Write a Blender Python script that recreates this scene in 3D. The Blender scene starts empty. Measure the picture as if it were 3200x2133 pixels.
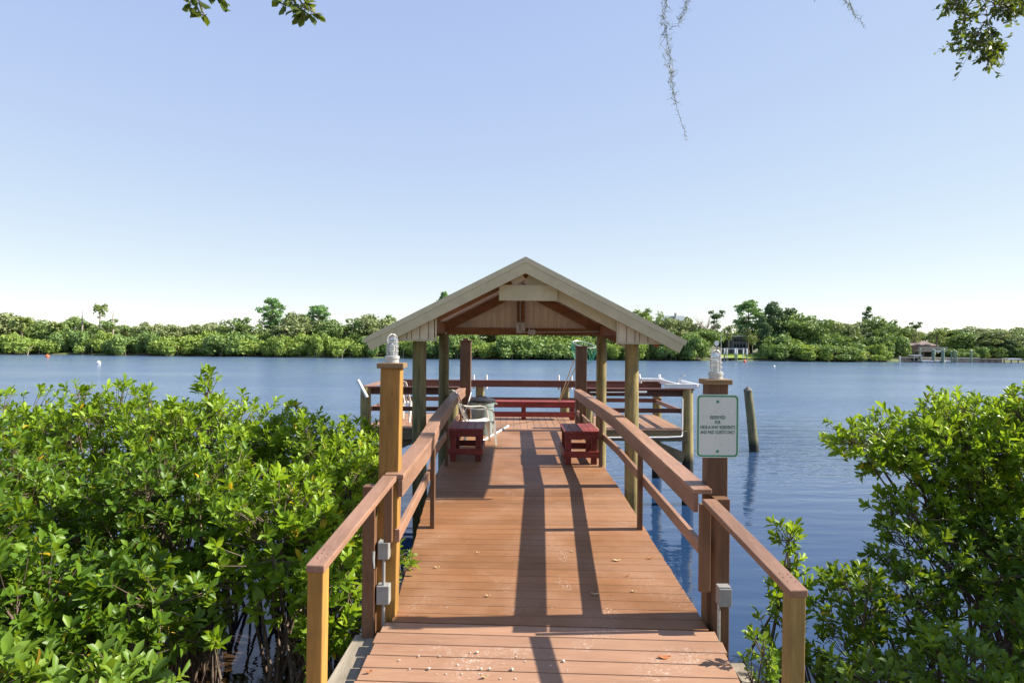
import bpy, math, random
import numpy as np
from mathutils import Vector, Matrix, noise as mnoise

# ------------------------------------------------------------------ camera, world, sun
scene = bpy.context.scene
COL = scene.collection
ZC = 3.4                                   # eye height above the river
F = 2133.0                                 # focal length in photo pixels (3200 wide)
ROLL = math.radians(0.45)
HX, HY = 1600.0, 1062.0                    # horizon point in the photo

cam_d = bpy.data.cameras.new("camera")
cam = bpy.data.objects.new("camera", cam_d)
COL.objects.link(cam)
cam_d.sensor_width = 36.0
cam_d.lens = 36.0 * F / 3200.0
cam_d.shift_y = -4.5 / 3200.0
cam_d.clip_start = 0.05
cam_d.clip_end = 6000.0
cam.location = (0, 0, ZC)
cam.matrix_world = Matrix.Translation((0, 0, ZC)) @ Matrix.Rotation(math.radians(90), 4, 'X') @ Matrix.Rotation(ROLL, 4, 'Z')
scene.camera = cam

SUN_EL, SUN_ROT = math.radians(38.0), math.radians(87.0)     # almost straight from the right
world = bpy.data.worlds.new("World")
scene.world = world
world.use_nodes = True
wn = world.node_tree
bg = wn.nodes["Background"]
sky = wn.nodes.new("ShaderNodeTexSky")
sky.sky_type = 'NISHITA'
sky.sun_disc = False
sky.sun_elevation = SUN_EL
sky.sun_rotation = SUN_ROT
sky.air_density = 0.5
sky.dust_density = 0.0
sky.ozone_density = 6.0
# the photo's tone curve on the sky: bright and soft, periwinkle above, pale at the horizon
sep = wn.nodes.new("ShaderNodeSeparateColor")
com = wn.nodes.new("ShaderNodeCombineColor")
wn.links.new(sky.outputs[0], sep.inputs[0])
for ch, (gam, gain) in enumerate(((0.44, 2.70), (0.38, 2.53), (0.120, 3.50))):
    pw = wn.nodes.new("ShaderNodeMath")
    pw.operation = 'POWER'
    pw.inputs[1].default_value = gam
    ml = wn.nodes.new("ShaderNodeMath")
    ml.operation = 'MULTIPLY'
    ml.inputs[1].default_value = gain
    wn.links.new(sep.outputs[ch], pw.inputs[0])
    wn.links.new(pw.outputs[0], ml.inputs[0])
    wn.links.new(ml.outputs[0], com.inputs[ch])
wn.links.new(com.outputs[0], bg.inputs[0])
bg.inputs[1].default_value = 0.099

sun_d = bpy.data.lights.new("sun", 'SUN')
sun_d.energy = 5.0
sun_d.angle = math.radians(0.53)
sun_d.color = (1.0, 0.93, 0.82)
sun = bpy.data.objects.new("sun", sun_d)
COL.objects.link(sun)
to_sun = Vector((math.sin(SUN_ROT) * math.cos(SUN_EL), math.cos(SUN_ROT) * math.cos(SUN_EL), math.sin(SUN_EL)))
sun.rotation_euler = to_sun.to_track_quat('Z', 'Y').to_euler()
sun.location = (20, 0, 20)

scene.view_settings.view_transform = 'Standard'
scene.view_settings.look = 'None'
scene.view_settings.exposure = 1.2
scene.view_settings.gamma = 1.0
scene.render.engine = 'CYCLES'
scene.cycles.max_bounces = 8
scene.cycles.transparent_max_bounces = 8
scene.cycles.use_denoising = True


def at(px, py, D):
    """world point seen at photo pixel (px, py) at distance D along the view axis (survey helper)"""
    u, v = px - HX, py - HY
    a = u * math.cos(ROLL) + v * math.sin(ROLL)
    b = -u * math.sin(ROLL) + v * math.cos(ROLL)
    return Vector((a / F * D, D, ZC - b / F * D))


# ------------------------------------------------------------------ materials
MATS = {}


def nt(name):
    m = bpy.data.materials.new(name)
    m.use_nodes = True
    t = m.node_tree
    b = t.nodes["Principled BSDF"]
    MATS[name] = m
    return m, t, b


def N(t, typ, **kw):
    n = t.nodes.new(typ)
    for k, v in kw.items():
        setattr(n, k, v)
    return n


def ramp(t, fac, stops):
    r = N(t, "ShaderNodeValToRGB")
    e = r.color_ramp.elements
    while len(e) < len(stops):
        e.new(0.5)
    for el, (p, c) in zip(e, stops):
        el.position = p
        el.color = (*c, 1)
    t.links.new(fac, r.inputs[0])
    return r.outputs[0]


def coords(t, scale):
    tc = N(t, "ShaderNodeTexCoord")
    mp = N(t, "ShaderNodeMapping")
    mp.inputs["Scale"].default_value = scale
    t.links.new(tc.outputs["Object"], mp.inputs[0])
    return mp.outputs[0]


def noise(t, vec, scale, detail=4, rough=0.55, dist=0.0):
    n = N(t, "ShaderNodeTexNoise")
    n.inputs["Scale"].default_value = scale
    n.inputs["Detail"].default_value = detail
    n.inputs["Roughness"].default_value = rough
    n.inputs["Distortion"].default_value = dist
    t.links.new(vec, n.inputs["Vector"])
    return n.outputs["Fac"]


def math_n(t, op, a, b=None, clamp=False):
    n = N(t, "ShaderNodeMath", operation=op, use_clamp=clamp)
    for i, v in enumerate((a, b)):
        if v is None:
            continue
        if isinstance(v, (int, float)):
            n.inputs[i].default_value = v
        else:
            t.links.new(v, n.inputs[i])
    return n.outputs[0]


def mixc(t, fac, a, b, mode='MIX'):
    n = N(t, "ShaderNodeMix", data_type='RGBA', blend_type=mode)
    if isinstance(fac, (int, float)):
        n.inputs[0].default_value = fac
    else:
        t.links.new(fac, n.inputs[0])
    for i, v in ((6, a), (7, b)):
        if isinstance(v, tuple):
            n.inputs[i].default_value = (*v, 1)
        else:
            t.links.new(v, n.inputs[i])
    return n.outputs[2]


def bump(t, b, h, strength=0.3, dist=0.01):
    n = N(t, "ShaderNodeBump")
    n.inputs["Strength"].default_value = strength
    n.inputs["Distance"].default_value = dist
    t.links.new(h, n.inputs["Height"])
    t.links.new(n.outputs[0], b.inputs["Normal"])


def attr(t, name="rnd"):
    a = N(t, "ShaderNodeAttribute")
    a.attribute_name = name
    return a.outputs["Fac"]


def wood(name, lo, hi, axis='X', rough=0.6, grain=1.0, vary=0.35, stain=None, stain_amt=0.5, spec=0.3, stretch=14.0, bmp=0.25, cracks=0.55):
    """painted or weathered board: grain stretched along axis, board-to-board change from 'rnd', optional stains"""
    m, t, b = nt(name)
    s = [stretch] * 3
    s['XYZ'.index(axis)] = 1.0
    v = coords(t, tuple(s))
    # shift the grain per board
    add = N(t, "ShaderNodeVectorMath", operation='ADD')
    sc = N(t, "ShaderNodeVectorMath", operation='SCALE')
    sc.inputs[0].default_value = (17.0, 31.0, 23.0)
    r = attr(t)
    t.links.new(r, sc.inputs[3])
    t.links.new(v, add.inputs[0])
    t.links.new(sc.outputs[0], add.inputs[1])
    g = noise(t, add.outputs[0], 2.2 * grain, 6, 0.62, 0.6)
    fine = noise(t, add.outputs[0], 9.0 * grain, 3, 0.6)
    k = math_n(t, 'ADD', math_n(t, 'MULTIPLY', g, 0.7), math_n(t, 'MULTIPLY', fine, 0.3))
    c = ramp(t, k, [(0.32, lo), (0.68, hi)])
    var = math_n(t, 'ADD', math_n(t, 'MULTIPLY', r, vary), 1.0 - vary / 2)
    hs = N(t, "ShaderNodeHueSaturation")
    t.links.new(c, hs.inputs["Color"])
    t.links.new(var, hs.inputs["Value"])
    c = hs.outputs[0]
    if stain:
        sv = noise(t, coords(t, (1, 1, 1)), 3.3, 6, 0.65, 0.4)
        f = ramp(t, sv, [(0.50, (0, 0, 0)), (0.72, (1, 1, 1))])
        c = mixc(t, math_n(t, 'MULTIPLY', f, stain_amt), c, stain)
    if cracks:                                            # drying checks along the grain, and broad weathering
        cs = [9.0] * 3
        cs['XYZ'.index(axis)] = 0.55
        q = noise(t, coords(t, tuple(cs)), 1.6, 3, 0.5, 0.3)
        line = math_n(t, 'SUBTRACT', 1.0, math_n(t, 'MULTIPLY', math_n(t, 'ABSOLUTE', math_n(t, 'SUBTRACT', q, 0.5)), 46.0), True)
        gate = ramp(t, noise(t, coords(t, (1, 1, 1)), 2.1, 3), [(0.46, (0, 0, 0)), (0.60, (1, 1, 1))])
        dk = N(t, "ShaderNodeHueSaturation")
        dk.inputs["Value"].default_value = 0.45
        t.links.new(c, dk.inputs["Color"])
        c = mixc(t, math_n(t, 'MULTIPLY', math_n(t, 'MULTIPLY', line, gate), cracks), c, dk.outputs[0])
        ws = [5.0] * 3
        ws['XYZ'.index(axis)] = 0.9
        wv = ramp(t, noise(t, coords(t, tuple(ws)), 1.0, 5, 0.6, 0.4), [(0.35, (0.74, 0.74, 0.74)), (0.65, (1.12, 1.12, 1.12))])
        c = mixc(t, 1.0, c, wv, 'MULTIPLY')
    t.links.new(c, b.inputs["Base Color"])
    b.inputs["Roughness"].default_value = rough
    b.inputs["Specular IOR Level"].default_value = spec
    bump(t, b, k, bmp, 0.004)
    return m


def plain(name, col, rough=0.5, metal=0.0, var=0.15, scale=8.0, spec=0.5, dirt=None, bmp=0.05):
    m, t, b = nt(name)
    n = noise(t, coords(t, (1, 1, 1)), scale, 5)
    lo = tuple(c * (1 - var) for c in col)
    hi = tuple(min(1, c * (1 + var)) for c in col)
    c = ramp(t, n, [(0.35, lo), (0.65, hi)])
    if dirt:
        d = noise(t, coords(t, (1, 1, 0.5)), scale * 1.7, 6, 0.7)
        c = mixc(t, ramp(t, d, [(0.52, (0, 0, 0)), (0.75, (1, 1, 1))]), c, dirt)
    t.links.new(c, b.inputs["Base Color"])
    b.inputs["Roughness"].default_value = rough
    b.inputs["Metallic"].default_value = metal
    b.inputs["Specular IOR Level"].default_value = spec
    if bmp:
        bump(t, b, n, bmp, 0.004)
    return m


# deck boards: brown composite with embossed grain, chalky scuffs towards the shore end
def deck_mat(name, lo, hi, axis, scuff):
    m = wood(name, lo, hi, axis, rough=0.55, vary=0.28, spec=0.35, stretch=10.0, grain=1.6, bmp=0.35, cracks=0.0)
    t = m.node_tree
    b = t.nodes["Principled BSDF"]
    old = b.inputs["Base Color"].links[0].from_socket
    v = coords(t, (1, 1, 1))
    big = noise(t, v, 1.3, 4, 0.6)
    c = mixc(t, ramp(t, big, [(0.40, (0, 0, 0)), (0.66, (0.30, 0.30, 0.30))]), old, (0.42, 0.25, 0.16))
    patch = noise(t, v, 2.4, 3, 0.5)
    speck = noise(t, v, 38, 5, 0.75, 0.8)
    f = math_n(t, 'MULTIPLY', ramp(t, patch, [(0.50, (0, 0, 0)), (0.66, (1, 1, 1))]), ramp(t, speck, [(0.52, (0, 0, 0)), (0.64, (1, 1, 1))]))
    c = mixc(t, math_n(t, 'MULTIPLY', f, scuff), c, (0.62, 0.55, 0.48))
    tiny = noise(t, v, 95, 2, 0.5)
    c = mixc(t, ramp(t, tiny, [(0.72, (0, 0, 0)), (0.78, (0.3, 0.3, 0.3))]), c, (0.6, 0.5, 0.4))
    t.links.new(c, b.inputs["Base Color"])
    return m


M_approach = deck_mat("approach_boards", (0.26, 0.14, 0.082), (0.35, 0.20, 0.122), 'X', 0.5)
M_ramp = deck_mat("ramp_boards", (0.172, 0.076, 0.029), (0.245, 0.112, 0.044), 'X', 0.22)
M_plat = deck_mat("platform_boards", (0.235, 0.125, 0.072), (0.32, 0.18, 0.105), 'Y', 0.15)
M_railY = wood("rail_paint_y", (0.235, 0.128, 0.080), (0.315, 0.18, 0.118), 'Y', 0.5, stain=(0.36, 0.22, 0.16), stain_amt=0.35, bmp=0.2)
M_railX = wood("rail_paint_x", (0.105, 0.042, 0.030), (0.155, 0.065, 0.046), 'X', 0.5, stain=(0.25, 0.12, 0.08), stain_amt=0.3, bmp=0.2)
M_railZ = wood("post_paint", (0.13, 0.066, 0.034), (0.19, 0.098, 0.053), 'Z', 0.6, stain=(0.12, 0.06, 0.03), stain_amt=0.5)
M_ptw = wood("treated_wood", (0.27, 0.135, 0.030), (0.42, 0.225, 0.055), 'Z', 0.6, stain=(0.20, 0.11, 0.045), stain_amt=0.45)
M_ptgreen = wood("treated_wood_green", (0.24, 0.165, 0.05), (0.36, 0.25, 0.085), 'Z', 0.6, stain=(0.15, 0.11, 0.04), stain_amt=0.5)
M_grey = wood("weathered_wood", (0.22, 0.18, 0.13), (0.36, 0.31, 0.23), 'Y', 0.7, stain=(0.12, 0.10, 0.07))
M_beam = wood("dock_beam_wood", (0.14, 0.11, 0.06), (0.24, 0.19, 0.11), 'X', 0.7, stain=(0.07, 0.06, 0.04))
M_cap = wood("post_cap_wood", (0.20, 0.125, 0.055), (0.34, 0.22, 0.11), 'X', 0.6, stain=(0.14, 0.12, 0.08))
M_gazbrown = wood("gazebo_timber", (0.21, 0.098, 0.045), (0.35, 0.18, 0.085), 'X', 0.65, stain=(0.09, 0.04, 0.02))  # raised to stand in for light missing under the roof
M_redX = wood("red_paint_x", (0.155, 0.024, 0.021), (0.245, 0.045, 0.038), 'X', 0.5, stain=(0.40, 0.12, 0.10), stain_amt=0.4)
M_redY = wood("red_paint_y", (0.155, 0.024, 0.021), (0.259, 0.049, 0.044), 'Y', 0.5, stain=(0.42, 0.14, 0.12), stain_amt=0.5)
M_redZ = wood("red_paint_z", (0.155, 0.024, 0.021), (0.245, 0.045, 0.038), 'Z', 0.5, stain=(0.17, 0.025, 0.02), stain_amt=0.5)


def piling_mat(name, lo, hi, streak, wet=True, stretch=9, tide=-0.25):
    m = wood(name, lo, hi, 'Z', 0.7, grain=1.3, stain=streak, stain_amt=0.55, stretch=stretch, bmp=0.5)
    t = m.node_tree
    b = t.nodes["Principled BSDF"]
    old = b.inputs["Base Color"].links[0].from_socket
    sv = noise(t, coords(t, (7, 7, 0.6)), 2.2, 5, 0.6, 0.5)
    c = mixc(t, ramp(t, sv, [(0.50, (0, 0, 0)), (0.66, (0.8, 0.8, 0.8))]), old, streak)
    if wet:                                                    # tide line: black algae below about 0.75 m
        g = N(t, "ShaderNodeNewGeometry")
        sx = N(t, "ShaderNodeSeparateXYZ")
        t.links.new(g.outputs["Position"], sx.inputs[0])
        z = math_n(t, 'ADD', math_n(t, 'ADD', sx.outputs[2], math_n(t, 'MULTIPLY', sv, 0.25)), tide)
        c = mixc(t, ramp(t, math_n(t, 'MULTIPLY', z, 1.0), [(0.78, (1, 1, 1)), (0.98, (0, 0, 0))]), c, (0.02, 0.022, 0.016))
    t.links.new(c, b.inputs["Base Color"])
    return m


M_pile = piling_mat("piling_wood", (0.20, 0.155, 0.06), (0.36, 0.29, 0.125), (0.085, 0.095, 0.05))
M_moor = piling_mat("mooring_pile_wood", (0.13, 0.115, 0.055), (0.24, 0.22, 0.11), (0.06, 0.085, 0.055), tide=0.45)
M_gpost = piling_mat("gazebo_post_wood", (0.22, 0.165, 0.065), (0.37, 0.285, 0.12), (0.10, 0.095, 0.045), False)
M_gpost_dark = piling_mat("gazebo_post_dark", (0.12, 0.11, 0.055), (0.22, 0.19, 0.09), (0.05, 0.065, 0.04), False)  # darker, greener tone for the two left posts

M_beige = plain("beige_paint", (0.455, 0.41, 0.265), 0.55, var=0.07, scale=5, dirt=(0.38, 0.335, 0.215))
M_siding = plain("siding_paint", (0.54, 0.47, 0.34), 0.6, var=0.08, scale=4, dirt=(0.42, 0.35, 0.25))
M_siding_bounce = plain("siding_paint_bounce_lit", (0.90, 0.83, 0.71), 0.6, var=0.04, scale=4, dirt=(0.82, 0.72, 0.60))  # siding colour lightened to stand in for bounce light on the rear gable
M_trim = plain("roof_trim_metal", (0.47, 0.43, 0.295), 0.4, 0.0, 0.05)
M_roof = plain("roof_sheet", (0.78, 0.75, 0.68), 0.4, 0.25, 0.05)  # raised so the underside throws more bounce light into the gazebo
M_white = plain("white_plastic", (0.74, 0.74, 0.72), 0.4, var=0.05, dirt=(0.60, 0.58, 0.52))
M_chair = plain("chair_plastic", (0.72, 0.69, 0.62), 0.38, var=0.05, dirt=(0.58, 0.52, 0.42))
M_galv = plain("grey_metal", (0.42, 0.43, 0.42), 0.45, 0.5, 0.15, 20)
M_castal = plain("cast_aluminium", (0.44, 0.44, 0.42), 0.42, 0.35, 0.1, 30)
M_elec = plain("electrical_box_grey", (0.27, 0.275, 0.265), 0.5, 0.1, 0.1, 14, dirt=(0.28, 0.24, 0.18))
M_bin = plain("bin_plastic", (0.21, 0.27, 0.255), 0.5, var=0.08)
M_binlid = plain("bin_lid_plastic", (0.025, 0.027, 0.03), 0.5, var=0.15, spec=0.25)
M_dark = plain("dark_metal", (0.02, 0.02, 0.02), 0.5)
M_net = plain("net_green", (0.02, 0.30, 0.21), 0.6)
M_alu = plain("bright_tube", (0.62, 0.62, 0.58), 0.35, 0.5)
M_pole = plain("bamboo_pole", (0.45, 0.38, 0.25), 0.6)
M_signwhite = plain("sign_white", (0.56, 0.60, 0.56), 0.4, 0.0, 0.03, 6, dirt=None)
M_signgreen = plain("sign_green", (0.02, 0.235, 0.115), 0.45)
M_signgrey = plain("sign_lettering", (0.015, 0.11, 0.07), 0.5)
M_rust = plain("rust_spots", (0.16, 0.13, 0.10), 0.8)
M_chalk = plain("dried_paint", (0.52, 0.43, 0.36), 0.9)
M_pilecap = plain("pile_cap_copper", (0.13, 0.125, 0.11), 0.8)
M_stone = plain("shell_grit", (0.60, 0.57, 0.50), 0.8, var=0.3, scale=30)
M_dryleaf = plain("dry_leaf", (0.50, 0.36, 0.18), 0.7, var=0.35, scale=25)
M_redleaf = plain("red_dry_leaf", (0.42, 0.14, 0.045), 0.6, var=0.3, scale=25)
M_orange = plain("orange_buoy", (0.75, 0.14, 0.03), 0.5)
M_housegrey = plain("house_wall_grey", (0.17, 0.17, 0.175), 0.7)
M_housewhite = plain("house_wall_white", (0.62, 0.60, 0.56), 0.7)
M_housered = plain("house_wall_brown", (0.30, 0.22, 0.16), 0.7)
M_roofbrown = plain("roof_shingles", (0.17, 0.125, 0.11), 0.8, scale=3)
M_roofgreen = plain("roof_blue_grey", (0.20, 0.24, 0.24), 0.6)
M_window = plain("window_glass", (0.03, 0.04, 0.05), 0.1)
M_concrete = plain("pale_concrete", (0.52, 0.47, 0.40), 0.8, var=0.15, scale=2)
M_fardock = plain("far_dock_wood", (0.30, 0.25, 0.19), 0.8, var=0.2, scale=2)
M_pilegreen = plain("far_pile_green", (0.15, 0.21, 0.16), 0.7)
M_bark = plain("bark", (0.15, 0.12, 0.09), 0.9, var=0.35, scale=6)
M_palebark = plain("pale_bark", (0.34, 0.29, 0.24), 0.9, var=0.3, scale=5)
M_stem = plain("mangrove_stem", (0.115, 0.08, 0.055), 0.7, var=0.4, scale=14)
M_twig = plain("twig", (0.16, 0.12, 0.08), 0.8, var=0.3, scale=20)
M_moss = plain("moss_grey", (0.25, 0.28, 0.24), 0.9)


def glass_mat():
    m, t, b = nt("ribbed_glass")
    b.inputs["Base Color"].default_value = (0.92, 0.93, 0.90, 1)
    b.inputs["Roughness"].default_value = 0.12
    b.inputs["Transmission Weight"].default_value = 0.9
    b.inputs["IOR"].default_value = 1.06
    w = N(t, "ShaderNodeTexWave", wave_type='BANDS', bands_direction='Z')
    w.inputs["Scale"].default_value = 60
    t.links.new(coords(t, (1, 1, 1)), w.inputs["Vector"])
    bump(t, b, w.outputs["Fac"], 0.15, 0.001)
    return m


M_glass = glass_mat()


def leaf_mat(name, dark, mid, light, odd=(0.55, 0.36, 0.02), rough=0.42, trans=0.42, odd_at=0.985, spec=0.32):
    m, t, b = nt(name)
    r = attr(t)
    c = ramp(t, r, [(0.0, dark), (0.5, mid), (odd_at - 0.02, light), (odd_at, odd)])
    v = noise(t, coords(t, (1, 1, 1)), 1.1, 2)
    hs = N(t, "ShaderNodeHueSaturation")
    t.links.new(c, hs.inputs["Color"])
    t.links.new(math_n(t, 'ADD', math_n(t, 'MULTIPLY', v, 0.5), 0.75), hs.inputs["Value"])
    c = hs.outputs[0]
    t.links.new(c, b.inputs["Base Color"])
    b.inputs["Roughness"].default_value = rough
    b.inputs["Specular IOR Level"].default_value = spec
    tr = N(t, "ShaderNodeBsdfTranslucent")
    tc = mixc(t, 0.5, c, (0.40, 0.52, 0.015))
    t.links.new(tc, tr.inputs[0])
    mx = N(t, "ShaderNodeMixShader")
    mx.inputs[0].default_value = trans
    t.links.new(b.outputs[0], mx.inputs[1])
    t.links.new(tr.outputs[0], mx.inputs[2])
    t.links.new(mx.outputs[0], t.nodes["Material Output"].inputs[0])
    return m


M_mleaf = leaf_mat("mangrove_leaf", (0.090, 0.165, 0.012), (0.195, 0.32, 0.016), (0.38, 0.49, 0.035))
M_mleaf_shade = leaf_mat("mangrove_leaf_shaded", (0.045, 0.098, 0.010), (0.092, 0.18, 0.013), (0.23, 0.35, 0.03), trans=0.36)  # darker leaf copy: shade on front and lower bushes put into the colour
M_bleaf = leaf_mat("buttonwood_leaf", (0.085, 0.16, 0.02), (0.145, 0.25, 0.03), (0.25, 0.35, 0.05), odd=(0.45, 0.12, 0.04))  # lowered so the colour carries the shade over the low sprays
M_oakleaf = leaf_mat("oak_leaf", (0.05, 0.075, 0.016), (0.075, 0.11, 0.022), (0.14, 0.16, 0.03), odd=(0.35, 0.22, 0.04), rough=0.5, trans=0.25)
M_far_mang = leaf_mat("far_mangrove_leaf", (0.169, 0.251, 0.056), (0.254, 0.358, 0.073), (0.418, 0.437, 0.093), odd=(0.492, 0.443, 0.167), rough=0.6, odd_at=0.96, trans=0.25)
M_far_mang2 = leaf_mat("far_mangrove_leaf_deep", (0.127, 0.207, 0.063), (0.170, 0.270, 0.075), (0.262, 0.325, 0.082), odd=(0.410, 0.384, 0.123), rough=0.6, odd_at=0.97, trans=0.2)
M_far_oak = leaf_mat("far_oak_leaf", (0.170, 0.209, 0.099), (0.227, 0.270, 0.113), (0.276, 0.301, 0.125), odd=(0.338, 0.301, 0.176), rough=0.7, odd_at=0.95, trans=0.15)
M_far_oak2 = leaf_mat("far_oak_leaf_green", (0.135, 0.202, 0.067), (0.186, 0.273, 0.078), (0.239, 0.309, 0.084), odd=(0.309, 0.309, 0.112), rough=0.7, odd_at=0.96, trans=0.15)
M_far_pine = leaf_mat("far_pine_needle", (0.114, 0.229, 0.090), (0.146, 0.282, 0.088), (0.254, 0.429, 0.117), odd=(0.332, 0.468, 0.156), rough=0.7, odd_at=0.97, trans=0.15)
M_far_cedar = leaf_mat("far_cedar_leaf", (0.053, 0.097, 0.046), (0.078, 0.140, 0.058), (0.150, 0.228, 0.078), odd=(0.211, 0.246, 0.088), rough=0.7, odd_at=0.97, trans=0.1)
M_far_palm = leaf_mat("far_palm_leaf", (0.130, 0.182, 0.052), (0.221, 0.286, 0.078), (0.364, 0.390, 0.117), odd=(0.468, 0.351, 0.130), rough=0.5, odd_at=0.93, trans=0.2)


def water_mat():
    m, t, b = nt("river_water")
    b.inputs["Roughness"].default_value = 0.04
    b.inputs["IOR"].default_value = 1.45
    b.inputs["Specular IOR Level"].default_value = 0.5
    tc = N(t, "ShaderNodeTexCoord")

    def wave(scale, sx, sy, detail, rough):
        mp = N(t, "ShaderNodeMapping")
        mp.inputs["Scale"].default_value = (sx, sy, 1)
        t.links.new(tc.outputs["Object"], mp.inputs[0])
        return noise(t, mp.outputs[0], scale, detail, rough, 0.2)
    # calm near the dock, breeze-ruffled further out
    sp = N(t, "ShaderNodeSeparateXYZ")
    t.links.new(tc.outputs["Object"], sp.inputs[0])
    mr = N(t, "ShaderNodeMapRange")
    mr.interpolation_type = 'SMOOTHSTEP'
    for i, v in ((1, 12.0), (2, 40.0), (3, 0.0), (4, 1.0)):
        mr.inputs[i].default_value = v
    t.links.new(math_n(t, 'ADD', sp.outputs[1], math_n(t, 'MULTIPLY', math_n(t, 'ABSOLUTE', sp.outputs[0]), 0.15)), mr.inputs[0])
    far = mr.outputs[0]
    patch = wave(0.045, 0.5, 1.6, 3, 0.5)
    patch = ramp(t, patch, [(0.38, (0.18, 0.18, 0.18)), (0.60, (1, 1, 1))])
    mid = wave(0.8, 0.55, 1.9, 4, 0.6)
    swell = wave(0.9, 0.35, 1.5, 2, 0.5)
    ripple = wave(2.6, 0.7, 1.6, 3, 0.55)
    chop = wave(7.0, 0.8, 1.2, 3, 0.6)
    sh = N(t, "ShaderNodeMapRange")                     # tea-brown shallows at the bank, painted sky-reflection blue further out
    sh.interpolation_type = 'SMOOTHSTEP'
    for i, v in ((1, 6.8), (2, 10.0), (3, 0.0), (4, 1.0)):
        sh.inputs[i].default_value = v
    t.links.new(math_n(t, 'ADD', sp.outputs[1], math_n(t, 'MULTIPLY', math_n(t, 'MAXIMUM', sp.outputs[0], 0.0), 0.9)), sh.inputs[0])
    bed = ramp(t, wave(2.0, 1, 1, 4, 0.6), [(0.4, (0.012, 0.008, 0.004)), (0.62, (0.060, 0.034, 0.014))])
    t.links.new(mixc(t, sh.outputs[0], bed, mixc(t, far, (0.014, 0.040, 0.100), (0.080, 0.130, 0.215))), b.inputs["Base Color"])  # open-water blue stands in for reflected sky, paler far out
    near_h = math_n(t, 'ADD', math_n(t, 'MULTIPLY', swell, 0.022), math_n(t, 'MULTIPLY', ripple, 0.006))
    far_h = math_n(t, 'ADD', math_n(t, 'MULTIPLY', mid, 0.26), math_n(t, 'ADD', math_n(t, 'MULTIPLY', ripple, 0.085), math_n(t, 'MULTIPLY', chop, 0.030)))
    h = math_n(t, 'ADD', near_h, math_n(t, 'MULTIPLY', math_n(t, 'MULTIPLY', far_h, far), patch))
    t.links.new(math_n(t, 'ADD', math_n(t, 'MULTIPLY', far, 0.16), 0.03), b.inputs["Roughness"])
    bump(t, b, h, 1.0, 1.0)
    return m


M_water = water_mat()


def ground_mat():
    m, t, b = nt("bank_soil_and_grass")
    v = coords(t, (1, 1, 1))
    n = noise(t, v, 0.35, 5)
    c = ramp(t, n, [(0.40, (0.07, 0.055, 0.035)), (0.55, (0.075, 0.10, 0.028)), (0.7, (0.11, 0.15, 0.035))])
    t.links.new(c, b.inputs["Base Color"])
    b.inputs["Roughness"].default_value = 0.95
    return m


M_ground = ground_mat()
M_mud = plain("mud_bottom", (0.10, 0.07, 0.04), 0.6, var=0.5, scale=3)
M_lawn = plain("lawn_grass", (0.20, 0.27, 0.03), 0.9, var=0.3, scale=1.5)


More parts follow.
